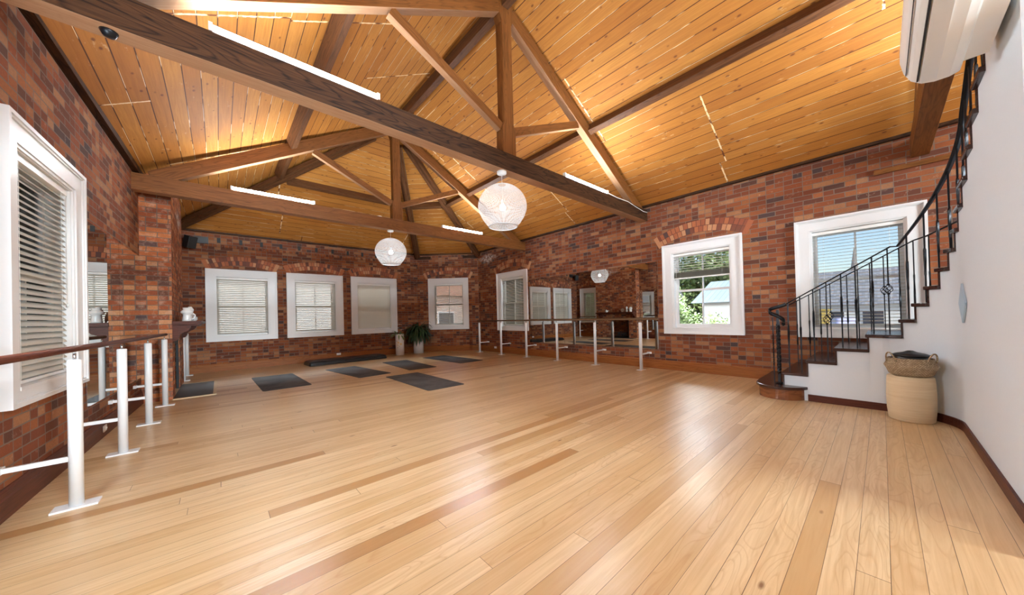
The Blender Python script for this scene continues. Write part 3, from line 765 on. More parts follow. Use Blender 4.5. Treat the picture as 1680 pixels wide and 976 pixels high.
root = thing('mantel_shelf', (cx1, 8.6, 1.2), 'dark red timber mantel shelf on corbels across the chimney', 'mantel shelf')
mb = MB(); mb.prism([(cx1, 7.60, 1.20), (-.235, 7.60, 1.20), (-.225, 7.60, 1.225), (-.225, 7.60, 1.255), (cx1, 7.60, 1.255)], (0, 2.0, 0)); mb.build('shelf', M['mantel'], root)
mb = MB(); mb.prism([(cx1, 7.66, 1.17), (-.29, 7.66, 1.17), (-.27, 7.66, 1.2), (cx1, 7.66, 1.2)], (0, 1.88, 0)); mb.build('shelf_moulding', M['mantel'], root)
for y in (7.64, 9.42):
    pf = [(cx1, .93), (cx1 + .05, .94), (cx1 + .075, .98), (cx1 + .085, 1.03), (cx1 + .13, 1.07), (cx1 + .18, 1.09), (cx1 + .21, 1.13), (cx1 + .22, 1.17), (cx1, 1.17)]
    mb = MB(); mb.prism([(x, y, z) for x, z in pf], (0, .11, 0)); mb.build('corbel', M['mantel'], root)
root = thing('hearth', (-.33, 8.42, 0), 'dark slate hearth with a thin timber border on the floor by the chimney', 'hearth')
MB().box((cx1 + .002, 7.585, 0), (-.10, 9.27, .012)).build('slab', M['slate'], root)
mb = MB(); mb.box((cx1, 7.535, 0), (-.055, 7.583, .014)); mb.box((-.098, 7.583, 0), (-.055, 9.32, .014)); mb.box((cx1, 9.272, 0), (-.098, 9.32, .014)); mb.build('timber_border', M['stool'], root)
MBo = []
def lathe_thing(name, prof, loc, label, cat, mat, group=None, n=28):
    root = thing(name, loc, label, cat, group); MB().lathe(prof, loc, n).build('body', M[mat], root); return root
r_ = lathe_thing('ceramic_jug', [(0, 0), (.062, 0), (.058, .03), (.05, .09), (.055, .12), (.078, .14), (.08, .16), (.06, .185), (.045, .2), (.055, .225), (.05, .225), (.038, .2), (0, .19)], (-.41, 7.80, 1.256), 'white ceramic jug with waisted neck on the near end of the mantel', 'jug', 'ceramic', 'white ornaments on the mantel')
mb = MB(); mb.tube([(-.41 + .05 * 0 + x, 7.80 + y, 1.256 + z) for x, y, z in [(.045, 0, .04), (.08, 0, .04), (.1, 0, .07), (.1, 0, .10), (.08, 0, .125), (.05, 0, .12)]], .009, 8); mb.build('handle', M['ceramic'], r_)
lathe_thing('ceramic_vase', [(0, 0), (.04, 0), (.045, .05), (.04, .1), (.025, .13), (.045, .17), (.05, .2), (.03, .235), (.02, .25), (0, .25)], (-.38, 7.98, 1.256), 'slim white gourd vase on the mantel next to the jug', 'vase', 'ceramic', 'white ornaments on the mantel')
root = thing('ceramic_plate', (-.40, 8.22, 1.256), 'round white plate standing on edge near the middle of the mantel', 'plate', 'white ornaments on the mantel')
MB().lathe([(0, -.012), (.05, -.01), (.085, .006), (.083, .010), (.05, -.004), (0, -.004)], (0, 0, 0), 28, M4=Matrix.Translation((-.42, 8.22, 1.344)) @ Matrix.Rotation(radians(83), 4, 'Y')).build('dish', M['ceramic'], root)
MB().box((-.45, 8.19, 1.256), (-.385, 8.25, 1.268)).build('plate_stand', M['ceramic'], root)
root = thing('ceramic_teapot', (-.40, 9.08, 1.256), 'white squat teapot on the far end of the mantel', 'teapot', 'white ornaments on the mantel')
MB().lathe([(0, 0), (.05, 0), (.075, .04), (.075, .08), (.04, .11), (.015, .12), (.018, .14), (0, .145)], (-.40, 9.08, 1.256), 24).build('body', M['ceramic'], root)
MB().tube([(-.40, 9.01, 1.30), (-.40, 8.97, 1.33), (-.40, 8.955, 1.37)], [.014, .011, .008], 8).build('spout', M['ceramic'], root)

# speaker in the corner
root = thing('loudspeaker', (-.52, 10.98, 3.2), 'black wall loudspeaker high in the back left corner', 'loudspeaker')
R_ = Matrix.Translation((-.50, 10.93, 3.17)) @ Matrix.Rotation(radians(35), 4, 'Z') @ Matrix.Rotation(radians(18), 4, 'X')
MB().box((-.09, -.09, -.14), (.09, .09, .14), M4=R_).build('cabinet', M['black'], root, bevel=.01)
MB().box((-.08, -.096, -.13), (.08, -.09, .13), M4=R_).build('grille', M['soot'], root)
MB().beam((-.50, 10.98, 3.2), (-.45, 11.16, 3.27), .04, .04).build('bracket', M['black'], root)
MB().box((-.45, 11.12, 3.2), (-.18, 11.166, 3.36)).build('mounting_plate', M['black'], root)

# outlets
def outlet(lo, hi, label):
    root = thing('power_outlet', (V(lo) + V(hi)) / 2, label, 'power outlet', 'white outlets on the baseboards')
    MB().box(lo, hi).build('cover_plate', M['plastic'], root, bevel=.002)
    mb = MB(); d = [hi[i] - lo[i] for i in range(3)]; ax = 0 if d[0] < d[1] else 1; inner = lo[ax] if ax == 1 or lo[0] > 3 else hi[ax]
    for s_ in (.3, .7):
        c = [(lo[i] + hi[i]) / 2 for i in range(3)]; c[1 - ax] = lo[1 - ax] + d[1 - ax] * s_; c[ax] = inner
        mb.box([c[0] - .008, c[1] - .008, c[2] - .008], [c[0] + .008, c[1] + .008, c[2] + .008])
    mb.build('switch', M['enamel'], root)
outlet((2.67, YB - .032, .14), (2.79, YB - .022, .2), 'small white outlet on the back baseboard above the long black case')
outlet((XR - .032, 8.65, .12), (XR - .022, 8.77, .19), 'small white outlet low on the right wall behind the barre')
q = on_left(5.65); outlet((q.x + .022, 5.60, .06), (q.x + .032, 5.72, .125), 'small white outlet on the dark left baseboard')

# ------------------------------------------------------------------ mats, case, plants
def yoga_mat(pts, label, i):
    c = sum((V(p) for p in pts), V((0, 0))) / 4
    ux = (V(pts[1]) - V(pts[0]) + V(pts[2]) - V(pts[3])).normalized(); w = ((V(pts[1]) - V(pts[0])).length + (V(pts[2]) - V(pts[3])).length) / 2; h = ((V(pts[3]) - V(pts[0])).length + (V(pts[2]) - V(pts[1])).length) / 2
    rz = atan2(ux.y, ux.x); r = .05; out = []
    for sx, sy, a0 in ((1, 1, 0), (-1, 1, 90), (-1, -1, 180), (1, -1, 270)):
        for k in range(5): a = radians(a0 + k * 22.5); out.append(V((sx * (w / 2 - r) + r * cos(a), sy * (h / 2 - r) + r * sin(a), .001)))
    mb = MB(); mb.prism(out, (0, 0, .005)); o = mb.build('yoga_mat', M['mat']); o.location = (c.x, c.y, 0); o.rotation_euler = (0, 0, rz)
    tag(o, label, 'yoga mat', 'dark yoga mats on the floor')
for i, (p, l) in enumerate([([(.539, 9.154), (1.307, 9.059), (1.219, 7.232), (.513, 7.1)], 'dark yoga mat farthest left, nearest the slate hearth'),
    ([(2.025, 9.063), (2.746, 9.186), (2.715, 7.256), (2.029, 7.203)], 'worn grey yoga mat in front of the long black case'),
    ([(3.339, 9.241), (4.041, 9.24), (3.973, 7.253), (3.293, 7.308)], 'dark yoga mat in front of the flower print pot'),
    ([(2.557, 6.89), (3.318, 6.892), (3.224, 4.988), (2.555, 4.99)], 'yoga mat nearest the camera, with brown worn marks'),
    ([(4.626, 9.258), (5.504, 9.351), (5.272, 7.325), (4.618, 7.335)], 'dark yoga mat farthest right, nearest the right barre')]): yoga_mat(p, l, i)

root = thing('long_case', (2.75, 10.42, 0), 'long shallow shiny black case lying by the back baseboard', 'case', rz=radians(2.))
Rm = Matrix.Translation((2.78, 10.40, 0)) @ Matrix.Rotation(radians(3.5), 4, 'Z')
def rrect(hx, hy, r, z, n=5):
    out = []
    for sx, sy, a0 in ((1, 1, 0), (-1, 1, 90), (-1, -1, 180), (1, -1, 270)):
        for k in range(n): a = radians(a0 + k * 90 / (n - 1)); out.append(V((sx * (hx - r) + r * cos(a), sy * (hy - r) + r * sin(a), z)))
    return out
def loft(levels, M4, smooth=False):
    mb = MB(); R = [[M4 @ p for p in l] for l in levels]
    for i in range(len(R) - 1):
        for k in range(len(R[i])): j = (k + 1) % len(R[i]); mb.face([R[i][k], R[i][j], R[i + 1][j], R[i + 1][k]], smooth=smooth)
    mb.face(R[0][::-1]); mb.face(R[-1]); return mb
loft([rrect(1.03, .30, .05, 0), rrect(1.05, .32, .06, .01), rrect(1.05, .32, .06, .045)], Rm).build('lower_tray', M['black'], root)
loft([rrect(1.04, .31, .06, .05), rrect(1.04, .31, .06, .085), rrect(1.0, .27, .06, .115), rrect(.9, .15, .06, .13)], Rm).build('lid', M['vinyl'], root)

def leaf(mb, base, d, L, w, droop, n=7, curl=.25, clip=None):
    """strap leaf bending down under its own weight"""
    d = V(d).normalized(); p = V(base); side = d.cross(V((0, 0, 1)));
    if side.length < .05: side = V((1, 0, 0))
    side.normalize(); rows = []; step = L / n
    for i in range(n + 1):
        t_ = i / n; ww = w * (sin(pi * min(1, .12 + t_ * .88)) ** .7) * .5
        nrm = side.cross(d).normalized(); rows.append((p - side * ww + nrm * ww * curl, p.copy(), p + side * ww + nrm * ww * curl))
        d = (d + V((0, 0, -droop / n)) * (1 + t_)).normalized(); p = p + d * step
    if clip: rows = [tuple(clip(q) for q in r) for r in rows]
    for i in range(n):
        for a in (0, 1): mb.face([rows[i][a], rows[i][a + 1], rows[i + 1][a + 1], rows[i + 1][a]], smooth=True)
rr = random.Random(11)
def clip_plant(q):
    q = V(q); q.x = max(q.x, 4.72)
    dw = (q.to_2d() - CA).dot(cn)
    if dw > -.03: q = q - V((cn.x, cn.y, 0)) * (dw + .03)
    q.y = min(q.y, YB - .04); return q
root = thing('potted_plant', (5.16, 10.72, 0), 'tall white pot with a bushy plant of dark drooping leaves', 'potted plant')
MB().lathe([(.0, 0), (.172, 0), (.172, .62), (.160, .62), (.155, .56), (0, .56)], (5.16, 10.72, 0), 40).build('pot', M['ceramic'], root)
mb = MB()
for i in range(230):
    a = rr.uniform(0, 2 * pi); el = rr.uniform(.15, 1.35); L = rr.uniform(.36, .66)
    d = V((cos(a) * cos(el), sin(a) * cos(el), sin(el))); leaf(mb, V((5.16 + cos(a) * .07, 10.70 + sin(a) * .07, rr.uniform(.62, .84))), d, L, rr.uniform(.04, .075), rr.uniform(1.5, 3.0), 8, clip=clip_plant)
mb.build('foliage', M['leafd'], root)
mb = MB()
for i in range(12): a = rr.uniform(0, 2 * pi); mb.tube([(5.16, 10.70, .56), (5.16 + cos(a) * .04, 10.70 + sin(a) * .04, .72), (5.16 + cos(a) * .10, 10.70 + sin(a) * .10, .86)], [.009, .007, .004], 6)
mb.build('stems', M['green'], root)
root = thing('potted_lily', (4.49, 10.72, 0), 'small lily in a white pot printed with yellow flowers', 'potted plant')
MB().lathe([(.0, 0), (.137, 0), (.137, .69), (.127, .69), (.122, .63), (0, .63)], (4.49, 10.72, 0), 36).build('pot', M['ceramic'], root)
mb = MB()
for i in range(26):
    a = rr.uniform(pi * .55, pi * 1.75) if i < 18 else rr.uniform(0, 2 * pi); el = rr.uniform(.3, 1.3); d = V((cos(a) * cos(el), sin(a) * cos(el), sin(el))); leaf(mb, V((4.46 + cos(a) * .04, 10.71 + sin(a) * .04, .64)), d, rr.uniform(.2, .42), rr.uniform(.03, .05), rr.uniform(.6, 2.2), 6, clip=lambda q: V((min(q[0], 4.69), min(q[1], YB - .04), q[2])))
mb.build('foliage', M['leafl'], root)
mb = MB()
for i in range(6):
    c_ = V((4.44 + rr.uniform(-.16, .12), 10.66 + rr.uniform(-.08, .05), rr.uniform(.82, 1.03)))
    for k in range(6): a = 2 * pi * k / 6; leaf(mb, c_, (cos(a), sin(a), .5), .075, .026, .8, 4)
mb.build('petals', M['petal'], root)
mb = MB(); mg = MB()
def decal(m_, cu, cz, pts):   # on the pot's surface facing the camera
    P_ = []
    for u, z in pts: a = radians(-113) + (cu + u) / .139; P_.append(V((4.49 + .1385 * cos(a), 10.72 + .1385 * sin(a), cz + z)))
    m_.face(P_)
for cu, cz, s_ in ((-.045, .42, 1.), (.035, .37, 1.2), (-.075, .34, .6)):
    for k in range(6):
        a = 2 * pi * k / 6 + .3; L = .042 * s_; w_ = .013 * s_
        decal(mb, cu, cz, [(0, 0), (cos(a - .35) * L * .6, sin(a - .35) * L * .6), (cos(a) * L, sin(a) * L), (cos(a + .35) * L * .6, sin(a + .35) * L * .6)])
for cu, cz, a in ((-.08, .45, 2.3), (-.09, .46, 2.9), (-.06, .28, -1.8), (-.03, .33, -1.2)):
    L = .06; decal(mg, cu, cz, [(0, 0), (cos(a - .2) * L * .5, sin(a - .2) * L * .5), (cos(a) * L, sin(a) * L), (cos(a + .2) * L * .5, sin(a + .2) * L * .5)])
mb.build('printed_flowers', M['yellow'], root); mg.build('printed_leaves', M['green'], root)

# ------------------------------------------------------------------ staircase
RISE = .175; CX, CY, RI, RO = 5.2, 0., .5, 1.70
fronts = {2: .895, 3: .65, 4: .38, 5: .107}
def front_pts(k):     # (inner, outer) plan points of the front edge of tread k
    if k <= 5: return V((CX + RI, fronts[k])), V((CX + RO, fronts[k]))
    if k <= 12:
        a = radians(-18 - 12 * (k - 6)); return V((CX + RI * cos(a), CY + RI * sin(a))), V((CX + RO * cos(a), CY + RO * sin(a)))
    x = CX - .27 * (k - 12); return V((x, CY - RI)), V((x, CY - RO))
NT_ = 20
root = thing('staircase', (5.7, .9, 0), 'dark timber stairs on a curved white plastered base, rising to the right', 'staircase')
mb = MB()
def tread_poly(k, ov_front=0., ov_in=0.):
    a, b_ = front_pts(k); c, d = front_pts(k + 1)
    fd = (V((0, 1)) if k <= 5 else None)
    n_in = []
    f = a; inn = (a - b_).normalized()
    seg = 5 if 5 <= k <= 12 else 1
    def mid(p, q, r):  # follow the curve on inner / outer side
        out = []
        for i in range(seg + 1):
            t_ = i / seg; m_ = p.lerp(q, t_)
            if seg > 1 and m_.y < CY + 1e-6 and k < 12: 
                v_ = m_ - V((CX, CY)); m_ = V((CX, CY)) + v_.normalized() * r
            out.append(m_)
        return out
    I = mid(a, c, RI); O_ = mid(b_, d, RO)
    if ov_in:
        I2 = []
        for p in I:
            if p.y >= CY: n_ = V((-1, 0))
            elif k >= 12: n_ = V((0, 1))
            else: n_ = (V((CX, CY)) - p).normalized()
            I2.append(p + n_ * ov_in)
        I = I2
    if ov_front:
        t_ = (a - c).normalized(); fdv = V((-(b_ - a).y, (b_ - a).x)).normalized(); fdv = fdv if fdv.dot(a - c) > 0 else -fdv
        I[0] = I[0] + fdv * ov_front; O_[0] = O_[0] + fdv * ov_front
    return I, O_
def slab(m_, k, z0, z1, of=0., oi=0.):
    I, O_ = tread_poly(k, of, oi); n = len(I)
    for i in range(n - 1):
        q = [I[i], O_[i], O_[i + 1], I[i + 1]]
        m_.face([(p.x, p.y, z1) for p in q], [(p.x, p.y) for p in q]); m_.face([(p.x, p.y, z0) for p in q][::-1])
        for p, r in ((I[i], I[i + 1]), (O_[i], O_[i + 1])): m_.face([(p.x, p.y, z0), (r.x, r.y, z0), (r.x, r.y, z1), (p.x, p.y, z1)])
    for p, r in ((I[0], O_[0]), (I[-1], O_[-1])): m_.face([(p.x, p.y, z0), (r.x, r.y, z0), (r.x, r.y, z1), (p.x, p.y, z1)])
for k in range(2, NT_): slab(mb, k, 0., RISE * k - .04)
mb.build('plastered_base', M['plaster'], root)
for k in range(2, NT_):
    mb = MB(); slab(mb, k, RISE * k - .038, RISE * k, .03, .03); mb.build('tread', M['darkwood'], root, bevel=.008)
    a, b_ = front_pts(k); fdv = V((-(b_ - a).y, (b_ - a).x)).normalized(); c_, _ = front_pts(k + 1); fdv = fdv if fdv.dot(a - c_) > 0 else -fdv
    ii = (a - b_).normalized() * .008; a = a + ii; z0 = RISE * (k - 1); z1 = RISE * k - .038; f0 = fdv * .014
    mb = MB(); mb.prism([(a.x, a.y, z0), (b_.x, b_.y, z0), (b_.x, b_.y, z1), (a.x, a.y, z1)], (f0.x, f0.y, 0)); mb.build('riser', M['darkwood'], root)
# bullnose first step
def bull(off, z0, z1):
    P_ = [V((XR - .1, .915, 0)), V((5.73 + 0, .915, 0)), V((5.735, .70 - off, 0))]
    c_ = V((5.80, .935, 0)); r = .27 + off
    arc_ = [V((5.80 + r * cos(a) * 1.0, .935 + r * sin(a) * .95, 0)) for a in [radians(-105 - i * 165 / 22) for i in range(23)]]
    P_ = [V((XR - .1, .92, 0)), V((5.80, .92, 0)), V((5.80 , .70 - off, 0))] + arc_ + [V((5.95, .935 + r * .95 + .01, 0)), V((XR - .1, .935 + r * .95 + .01, 0))]
    m_ = MB(); m_.prism([p + V((0, 0, z0)) for p in P_], (0, 0, z1 - z0)); return m_
bull(0., 0, .139).build('bullnose_riser', M['redwood'], root); bull(.035, .139, .176).build('bullnose_tread', M['darkwood'], root, bevel=.006)
# skirting along the plastered base
path = [V((CX + RI, .66)), V((CX + RI, .0))] + [V((CX + RI * cos(radians(-a)), CY + RI * sin(radians(-a)))) for a in range(6, 91, 6)] + [V((2.8, CY - RI))]
mb = MB(); off = []
for i, p in enumerate(path):
    d = (path[min(i + 1, len(path) - 1)] - path[max(i - 1, 0)]).normalized(); off.append(V((d.y, -d.x)))
L_ = 0
for i in range(len(path) - 1):
    p, q = path[i], path[i + 1]; np_, nq = off[i] * .014, off[i + 1] * .014
    if np_.dot(V((CX, CY)) - p) < 0 and i > 2: np_ = -np_
    if np_.x > 0: np_ = -np_
    if nq.x > 0: nq = -nq
    e_ = (q - p).length; z = .085
    A0, A1 = p + np_, q + nq
    mb.face([(A0.x, A0.y, 0), (A1.x, A1.y, 0), (A1.x, A1.y, z), (A0.x, A0.y, z)], [(L_, 0), (L_ + e_, 0), (L_ + e_, z), (L_, z)])
    mb.face([(p.x, p.y, z), (q.x, q.y, z), (A1.x, A1.y, z), (A0.x, A0.y, z)], [(L_, 0), (L_ + e_, 0), (L_ + e_, .01), (L_, .01)]); L_ += e_
mb.build('skirting', M['mantel'], root)

# balustrades
def rail_z(s_): return s_
def bal(m_, x, y, z0, z1, twist0=.35, twist1=.75, r=.0095, turns=7):
    z0 += .002
    H_ = z1 - z0; pts, tw = [], []; N = 44
    for i in range(N + 1):
        t_ = i / N; pts.append((x, y, z0 + H_ * t_)); f = min(max((t_ - twist0) / (twist1 - twist0), 0), 1); tw.append(f * turns * 2 * pi / 2)
    rr_ = [r * (1.22 if twist0 < i / N < twist1 else 1.) for i in range(N + 1)]
    m_.tube(pts, rr_, 4, smooth=False, twist=tw)
def cage(m_, x, y, zc, R=.032, H_=.11):
    for k in range(5):
        pts = []
        for i in range(13): t_ = i / 12; a = 2 * pi * k / 5 + t_ * 2.6; r = R * sin(pi * t_) + .004; pts.append((x + r * cos(a), y + r * sin(a), zc - H_ / 2 + H_ * t_))
        m_.tube(pts, .0035, 5)
    for s_ in (-1, 1): m_.lathe([(0, -.01), (.012, -.006), (.013, .004), (0, .01)], (x, y, zc + s_ * H_ / 2), 8)
def rail_height(y): return 1.302 + .655 * (.802 - y)
def near_path(s_in=.045):
    P_ = [V((CX + RI + s_in, y, rail_height(y))) for y in (.86, .7, .5, .3, .1, 0., -.08)]
    z0 = rail_height(-.16)
    for a in range(14, 91, 4): P_.append(V((CX + (RI + s_in) * cos(radians(a)), CY - (RI + s_in) * sin(radians(a)), z0 + (a - 18) / 12 * RISE)))
    z1 = P_[-1].z
    for i in range(1, 9): P_.append(V((CX - .27 * i, CY - RI - s_in, z1 + RISE * i)))
    return P_
root = thing('stair_railing', (CX + RI + .045, .93, .176), 'black iron stair railing with twisted balusters on the room side of the stairs', 'stair railing', 'black iron stair railings')
rp = near_path(); MB().tube(rp, 0, flat=(.042, .012)).build('handrail', M['iron'], root)
nx, ny = 5.765, .957
mb = MB(); mb.lathe([(0, 0), (.045, 0), (.045, .012), (.025, .02)], (nx, ny, .178), 16); bal(mb, nx, ny, .19, 1.19, .12, .80, .021, 9); mb.build('newel_post', M['iron'], root)
mb = MB(); sp = []
for i in range(30):     # ribbon scroll at the foot of the handrail
    t_ = i / 29; a = radians(-70 + 400 * t_); r = .035 + .05 * t_ * (1 - .35 * t_)
    sp.append(V((nx + .0 + r * cos(a) * .9 - .0, ny + r * sin(a), 1.215 - .0 * t_ - .21 * t_ ** 1.0)))
sp = [rp[0], rp[0] + V((0, .04, -.02)), V((nx, ny + .0, 1.222))] [:2] + [V((nx - .0, ny + .045, 1.215)), V((nx - .03, ny + .085, 1.195)), V((nx - .06, ny + .085, 1.165)), V((nx - .075, ny + .05, 1.135)), V((nx - .07, ny + .0, 1.11)), V((nx - .055, ny - .045, 1.08)), V((nx - .03, ny - .075, 1.04)), V((nx - .005, ny - .07, 1.0)), V((nx + .005, ny - .045, .985))]
# smooth the scroll
def chaikin(P_, n=2):
    for _ in range(n):
        Q = [P_[0]]
        for i in range(len(P_) - 1): Q += [P_[i].lerp(P_[i + 1], .25), P_[i].lerp(P_[i + 1], .75)]
        P_ = Q + [P_[-1]]
    return P_
MB().tube(chaikin(sp), 0, flat=(.010, .045)).build('scroll', M['iron'], root)
xs_ = CX + RI + .045
spots = []
for y, k in ((.843, 2), (.718, 2), (.588, 3), (.463, 3), (.328, 4), (.204, 4), (.066, 5), (-.057, 5)): spots.append((xs_, y, RISE * k, rail_height(y) - .006))
z0 = rail_height(-.16)
for k, a in ((6, 21.5), (7, 36), (8, 48), (9, 60), (10, 72), (11, 84)): spots.append((CX + (RI + .045) * cos(radians(a)), CY - (RI + .045) * sin(radians(a)), RISE * k, z0 + (a - 18) / 12 * RISE - .006))
z1 = z0 + 6 * RISE
for k in range(12, NT_): x = CX - .27 * (k - 12) - .12; spots.append((x, CY - RI - .045, RISE * k, z1 + (CX - x) / .27 * RISE - .006))
for i, (x, y, za, zb) in enumerate(spots):
    mb = MB(); kind = i % 4
    if i in (3, 7): mb.tube([(x, y, za + .002), (x, y, (za + zb) / 2 - .01)], .0085, 4, smooth=False); mb.tube([(x, y, (za + zb) / 2 + .07), (x, y, zb)], .0085, 4, smooth=False); bb = mb.build('baluster', M['iron'], root); m2 = MB(); cage(m2, x, y, (za + zb) / 2 + .03); m2.build('cage', M['iron'], bb)
    else: bal(mb, x, y, za, zb, .30 if i % 2 else .36, .60 if i % 2 else .70); mb.build('baluster', M['iron'], root)
mb = MB(); bal(mb, 5.80, 1.02, .176, 1.09, .25, .75, .008); mb.build('baluster', M['iron'], root)
root = thing('stair_railing', (6.85, .93, .176), 'thinner looking black iron railing on the window side of the stairs', 'stair railing', 'black iron stair railings')
def fz(y): return 1.30 + .62 * (.924 - y)
fp = [V((6.85, y, fz(y))) for y in (1.0, .8, .6, .4, .2, 0., -.15, -.3)]; z0 = fz(-.3)
for a in range(14, 91, 6): fp.append(V((CX + 1.65 * cos(radians(a)), CY - 1.65 * sin(radians(a)), z0 + (a - 12) / 12 * RISE * .97)))
MB().tube(fp, 0, flat=(.036, .012)).build('handrail', M['iron'], root)
for i, (y, k, kind) in enumerate([(.896, 2, 0), (.75, 2, 0), (.62, 3, 0), (.509, 3, 1), (.33, 4, 2), (.22, 4, 2), (.1, 5, 0), (-.03, 5, 1), (-.17, 5, 0), (-.295, 5, 0), (-.42, 5, 0)] + [(18 + 12 * (k - 6) + d_, k, 3) for k in range(6, 12) for d_ in (3, 9)]):
    mb = MB(); x = 6.85 if y > -.35 else CX + sqrt(1.65 ** 2 - y * y); za, zb = RISE * k, fz(y) - .006 if y > -.35 else fz(-.3) + .03
    if kind == 3: a = radians(y); x, zb, y = CX + 1.65 * cos(a), fz(-.3) + (y - 12) / 12 * RISE * .97 - .006, -1.65 * sin(a)
    if kind == 1: mb.tube([(x, y, za + .002), (x, y, (za + zb) / 2 + .0)], .008, 4, smooth=False); mb.tube([(x, y, (za + zb) / 2 + .08), (x, y, zb)], .008, 4, smooth=False); bb = mb.build('baluster', M['iron'], root); m2 = MB(); cage(m2, x, y, (za + zb) / 2 + .04); m2.build('cage', M['iron'], bb)
    else: bal(mb, x, y, za, zb, .28, .62, .0085); mb.build('baluster', M['iron'], root)

# stool, basket and black pot by the stairs
sx, sy = 5.425, -.183
root = thing('drum_stool', (sx, sy, 0), 'pale timber drum stool against the white stair wall', 'stool')
mb = MB(); mb.lathe([(0, 0), (.150, 0), (.160, .01), (.170, .12), (.173, .25), (.170, .38), (.165, .455), (.156, .465), (0, .468)], (sx, sy, 0), 44); mb.build('drum', M['stool'], root)
root = thing('woven_basket', (sx - .015, sy - .01, .468), 'seagrass belly basket with loop handles on the pale stool', 'basket')
bx_, by_ = sx - .015, sy - .005
MB().lathe([(0, .0), (.13, .002), (.155, .02), (.172, .07), (.19, .105), (.176, .135), (.163, .165), (.160, .185), (.150, .185), (.153, .165), (.165, .13), (.178, .105), (.16, .07), (.14, .025), (0, .02)], (bx_, by_, .468), 40).build('body', M['weave'], root)
dr = V((-.03, 1, 0)).normalized()
for sg in (-1, 1):
    od = V((-.62, sg * .78, 0)); tdir = V((.78, sg * .62, 0)); c_ = V((bx_, by_, .468)) + od * .172; pts = []
    for i in range(15): a = pi * i / 14; pts.append(c_ + tdir * (.05 * cos(a)) + V((0, 0, .15 + .095 * sin(a))) + od * (.02 * sin(a)))
    MB().tube(pts, .0065, 8).build('handle', M['weave'], root)
root = thing('lidded_pot', (bx_, by_, .60), 'glossy black lidded pot sitting inside the seagrass basket', 'pot')
MB().lathe([(0, .02), (.12, .02), (.132, .07), (.134, .19), (.125, .2), (0, .2)], (bx_, by_, .475), 36).build('vessel', M['black'], root)
MB().lathe([(.136, .2), (.138, .212), (.10, .228), (.05, .24), (.03, .25), (.02, .255), (0, .256)], (bx_, by_, .475), 36).build('lid', M['vinyl'], root)
o = MB().prism([(0, 0, -.18), (.18, 0, 0), (0, 0, .18), (-.18, 0, 0)], (0, .012, 0)).build('wall_plaque', M['blue']); o.location = (5.06, -.497, 1.21)
tag(o, 'pale blue diamond plaque on the white stair wall at the photo edge', 'plaque')

# ------------------------------------------------------------------ air conditioner
root = thing('air_conditioner', (3.1, -.37, 2.78), 'white wall air conditioner in the upper right corner', 'air conditioner')
x0, x1 = 2.30, 3.60; zb = 2.692
pf = [(-.375, .015), (-.33, 0), (-.27, .0), (-.215, .015), (-.17, .055), (-.14, .12), (-.125, .20), (-.125, .27), (-.14, .32), (-.17, .35), (-.375, .36)]
mb = MB()
A_ = [V((x1, y, zb + z)) for y, z in pf]; B_ = [V((x0, y, zb + z)) for y, z in pf]
for i in range(len(pf)): j = (i + 1) % len(pf); mb.face([A_[i], A_[j], B_[j], B_[i]], smooth=False)
mb.face(A_); mb.face(B_[::-1]); mb.build('casing', M['plastic'], root, bevel=.012)
MB().box((x0 + .06, -.2, zb + .018), (x1 - .05, -.192, zb + .03)).build('vent_slot', M['soot'], root)
mb = MB(); mb.prism([(x0 + .06, -.275, zb - .004), (x0 + .06, -.205, zb + .010), (x0 + .06, -.205, zb + .016), (x0 + .06, -.275, zb + .002)], (x1 - x0 - .11, 0, 0)); mb.build('louvre', M['enamel'], root)
MB().box((x0 + .06, -.15, zb + .085), (x1 - .05, -.146, zb + .092)).build('front_seam', M['soot'], root)
MB().box((x0 + .1, -.468, zb + .03), (x1 - .1, -.376, zb + .33)).build('mounting_box', M['plastic'], root)

# ------------------------------------------------------------------ outside
GZ = -3.2
def outmat(name, stops, L, Hh, gu, gv, mcol):
    t = NT(name); uvv, u, v = t.uv(); r, rc, mv, mu, row, du, dv = t.cells(u, v, L, Hh, gu, gv, 'half')
    return t.bsdf(t.mix(t.math('MAXIMUM', mv, mu), t.ramp(r, stops), c4(*mcol)), .85)
M['obrick'] = outmat('pale_outside_brick', [(0, (.50, .32, .26)), (.5, (.62, .42, .34)), (1, (.7, .5, .42))], .24, .085, .006, .006, (.6, .55, .5))
M['render'] = flat('cream_render', (.82, .80, .76), .8); M['roof'] = outmat('slate_roof', [(0, (.20, .215, .25)), (1, (.32, .335, .37))], .3, .2, .006, .006, (.14, .14, .16))
M['tiles'] = outmat('terracotta_roof', [(0, (.38, .17, .1)), (1, (.5, .25, .16))], .25, .25, .006, .01, (.2, .1, .07))
M['metalroof'] = outmat('pale_metal_roof', [(0, (.40, .50, .60)), (1, (.46, .56, .66))], 3., .2, .0, .012, (.3, .38, .46))
M['stone'] = flat('spire_stone', (.42, .38, .36), .9); M['pave'] = flat('street_asphalt', (.2, .2, .2), .9); M['darkglass'] = flat('dark_window', (.06, .07, .09), .1)
M['sheet'] = flat('yellow_paint', (.75, .55, .15), .6); M['car'] = flat('lilac_car_paint', (.45, .47, .72), .3); M['grassy'] = leaf_mat('outside_leaf', (.12, .20, .05), (.30, .38, .14))
b = MB()
for x0_, x1_, y0_, y1_ in ((7.4, 90, -50, 60), (-60, 7.4, 11.6, 60), (-60, -1.7, -50, 11.6)):
    b.face([(x0_, y0_, GZ), (x1_, y0_, GZ), (x1_, y1_, GZ), (x0_, y1_, GZ)])
tag(b.build('street_ground', M['pave']), kind='structure')
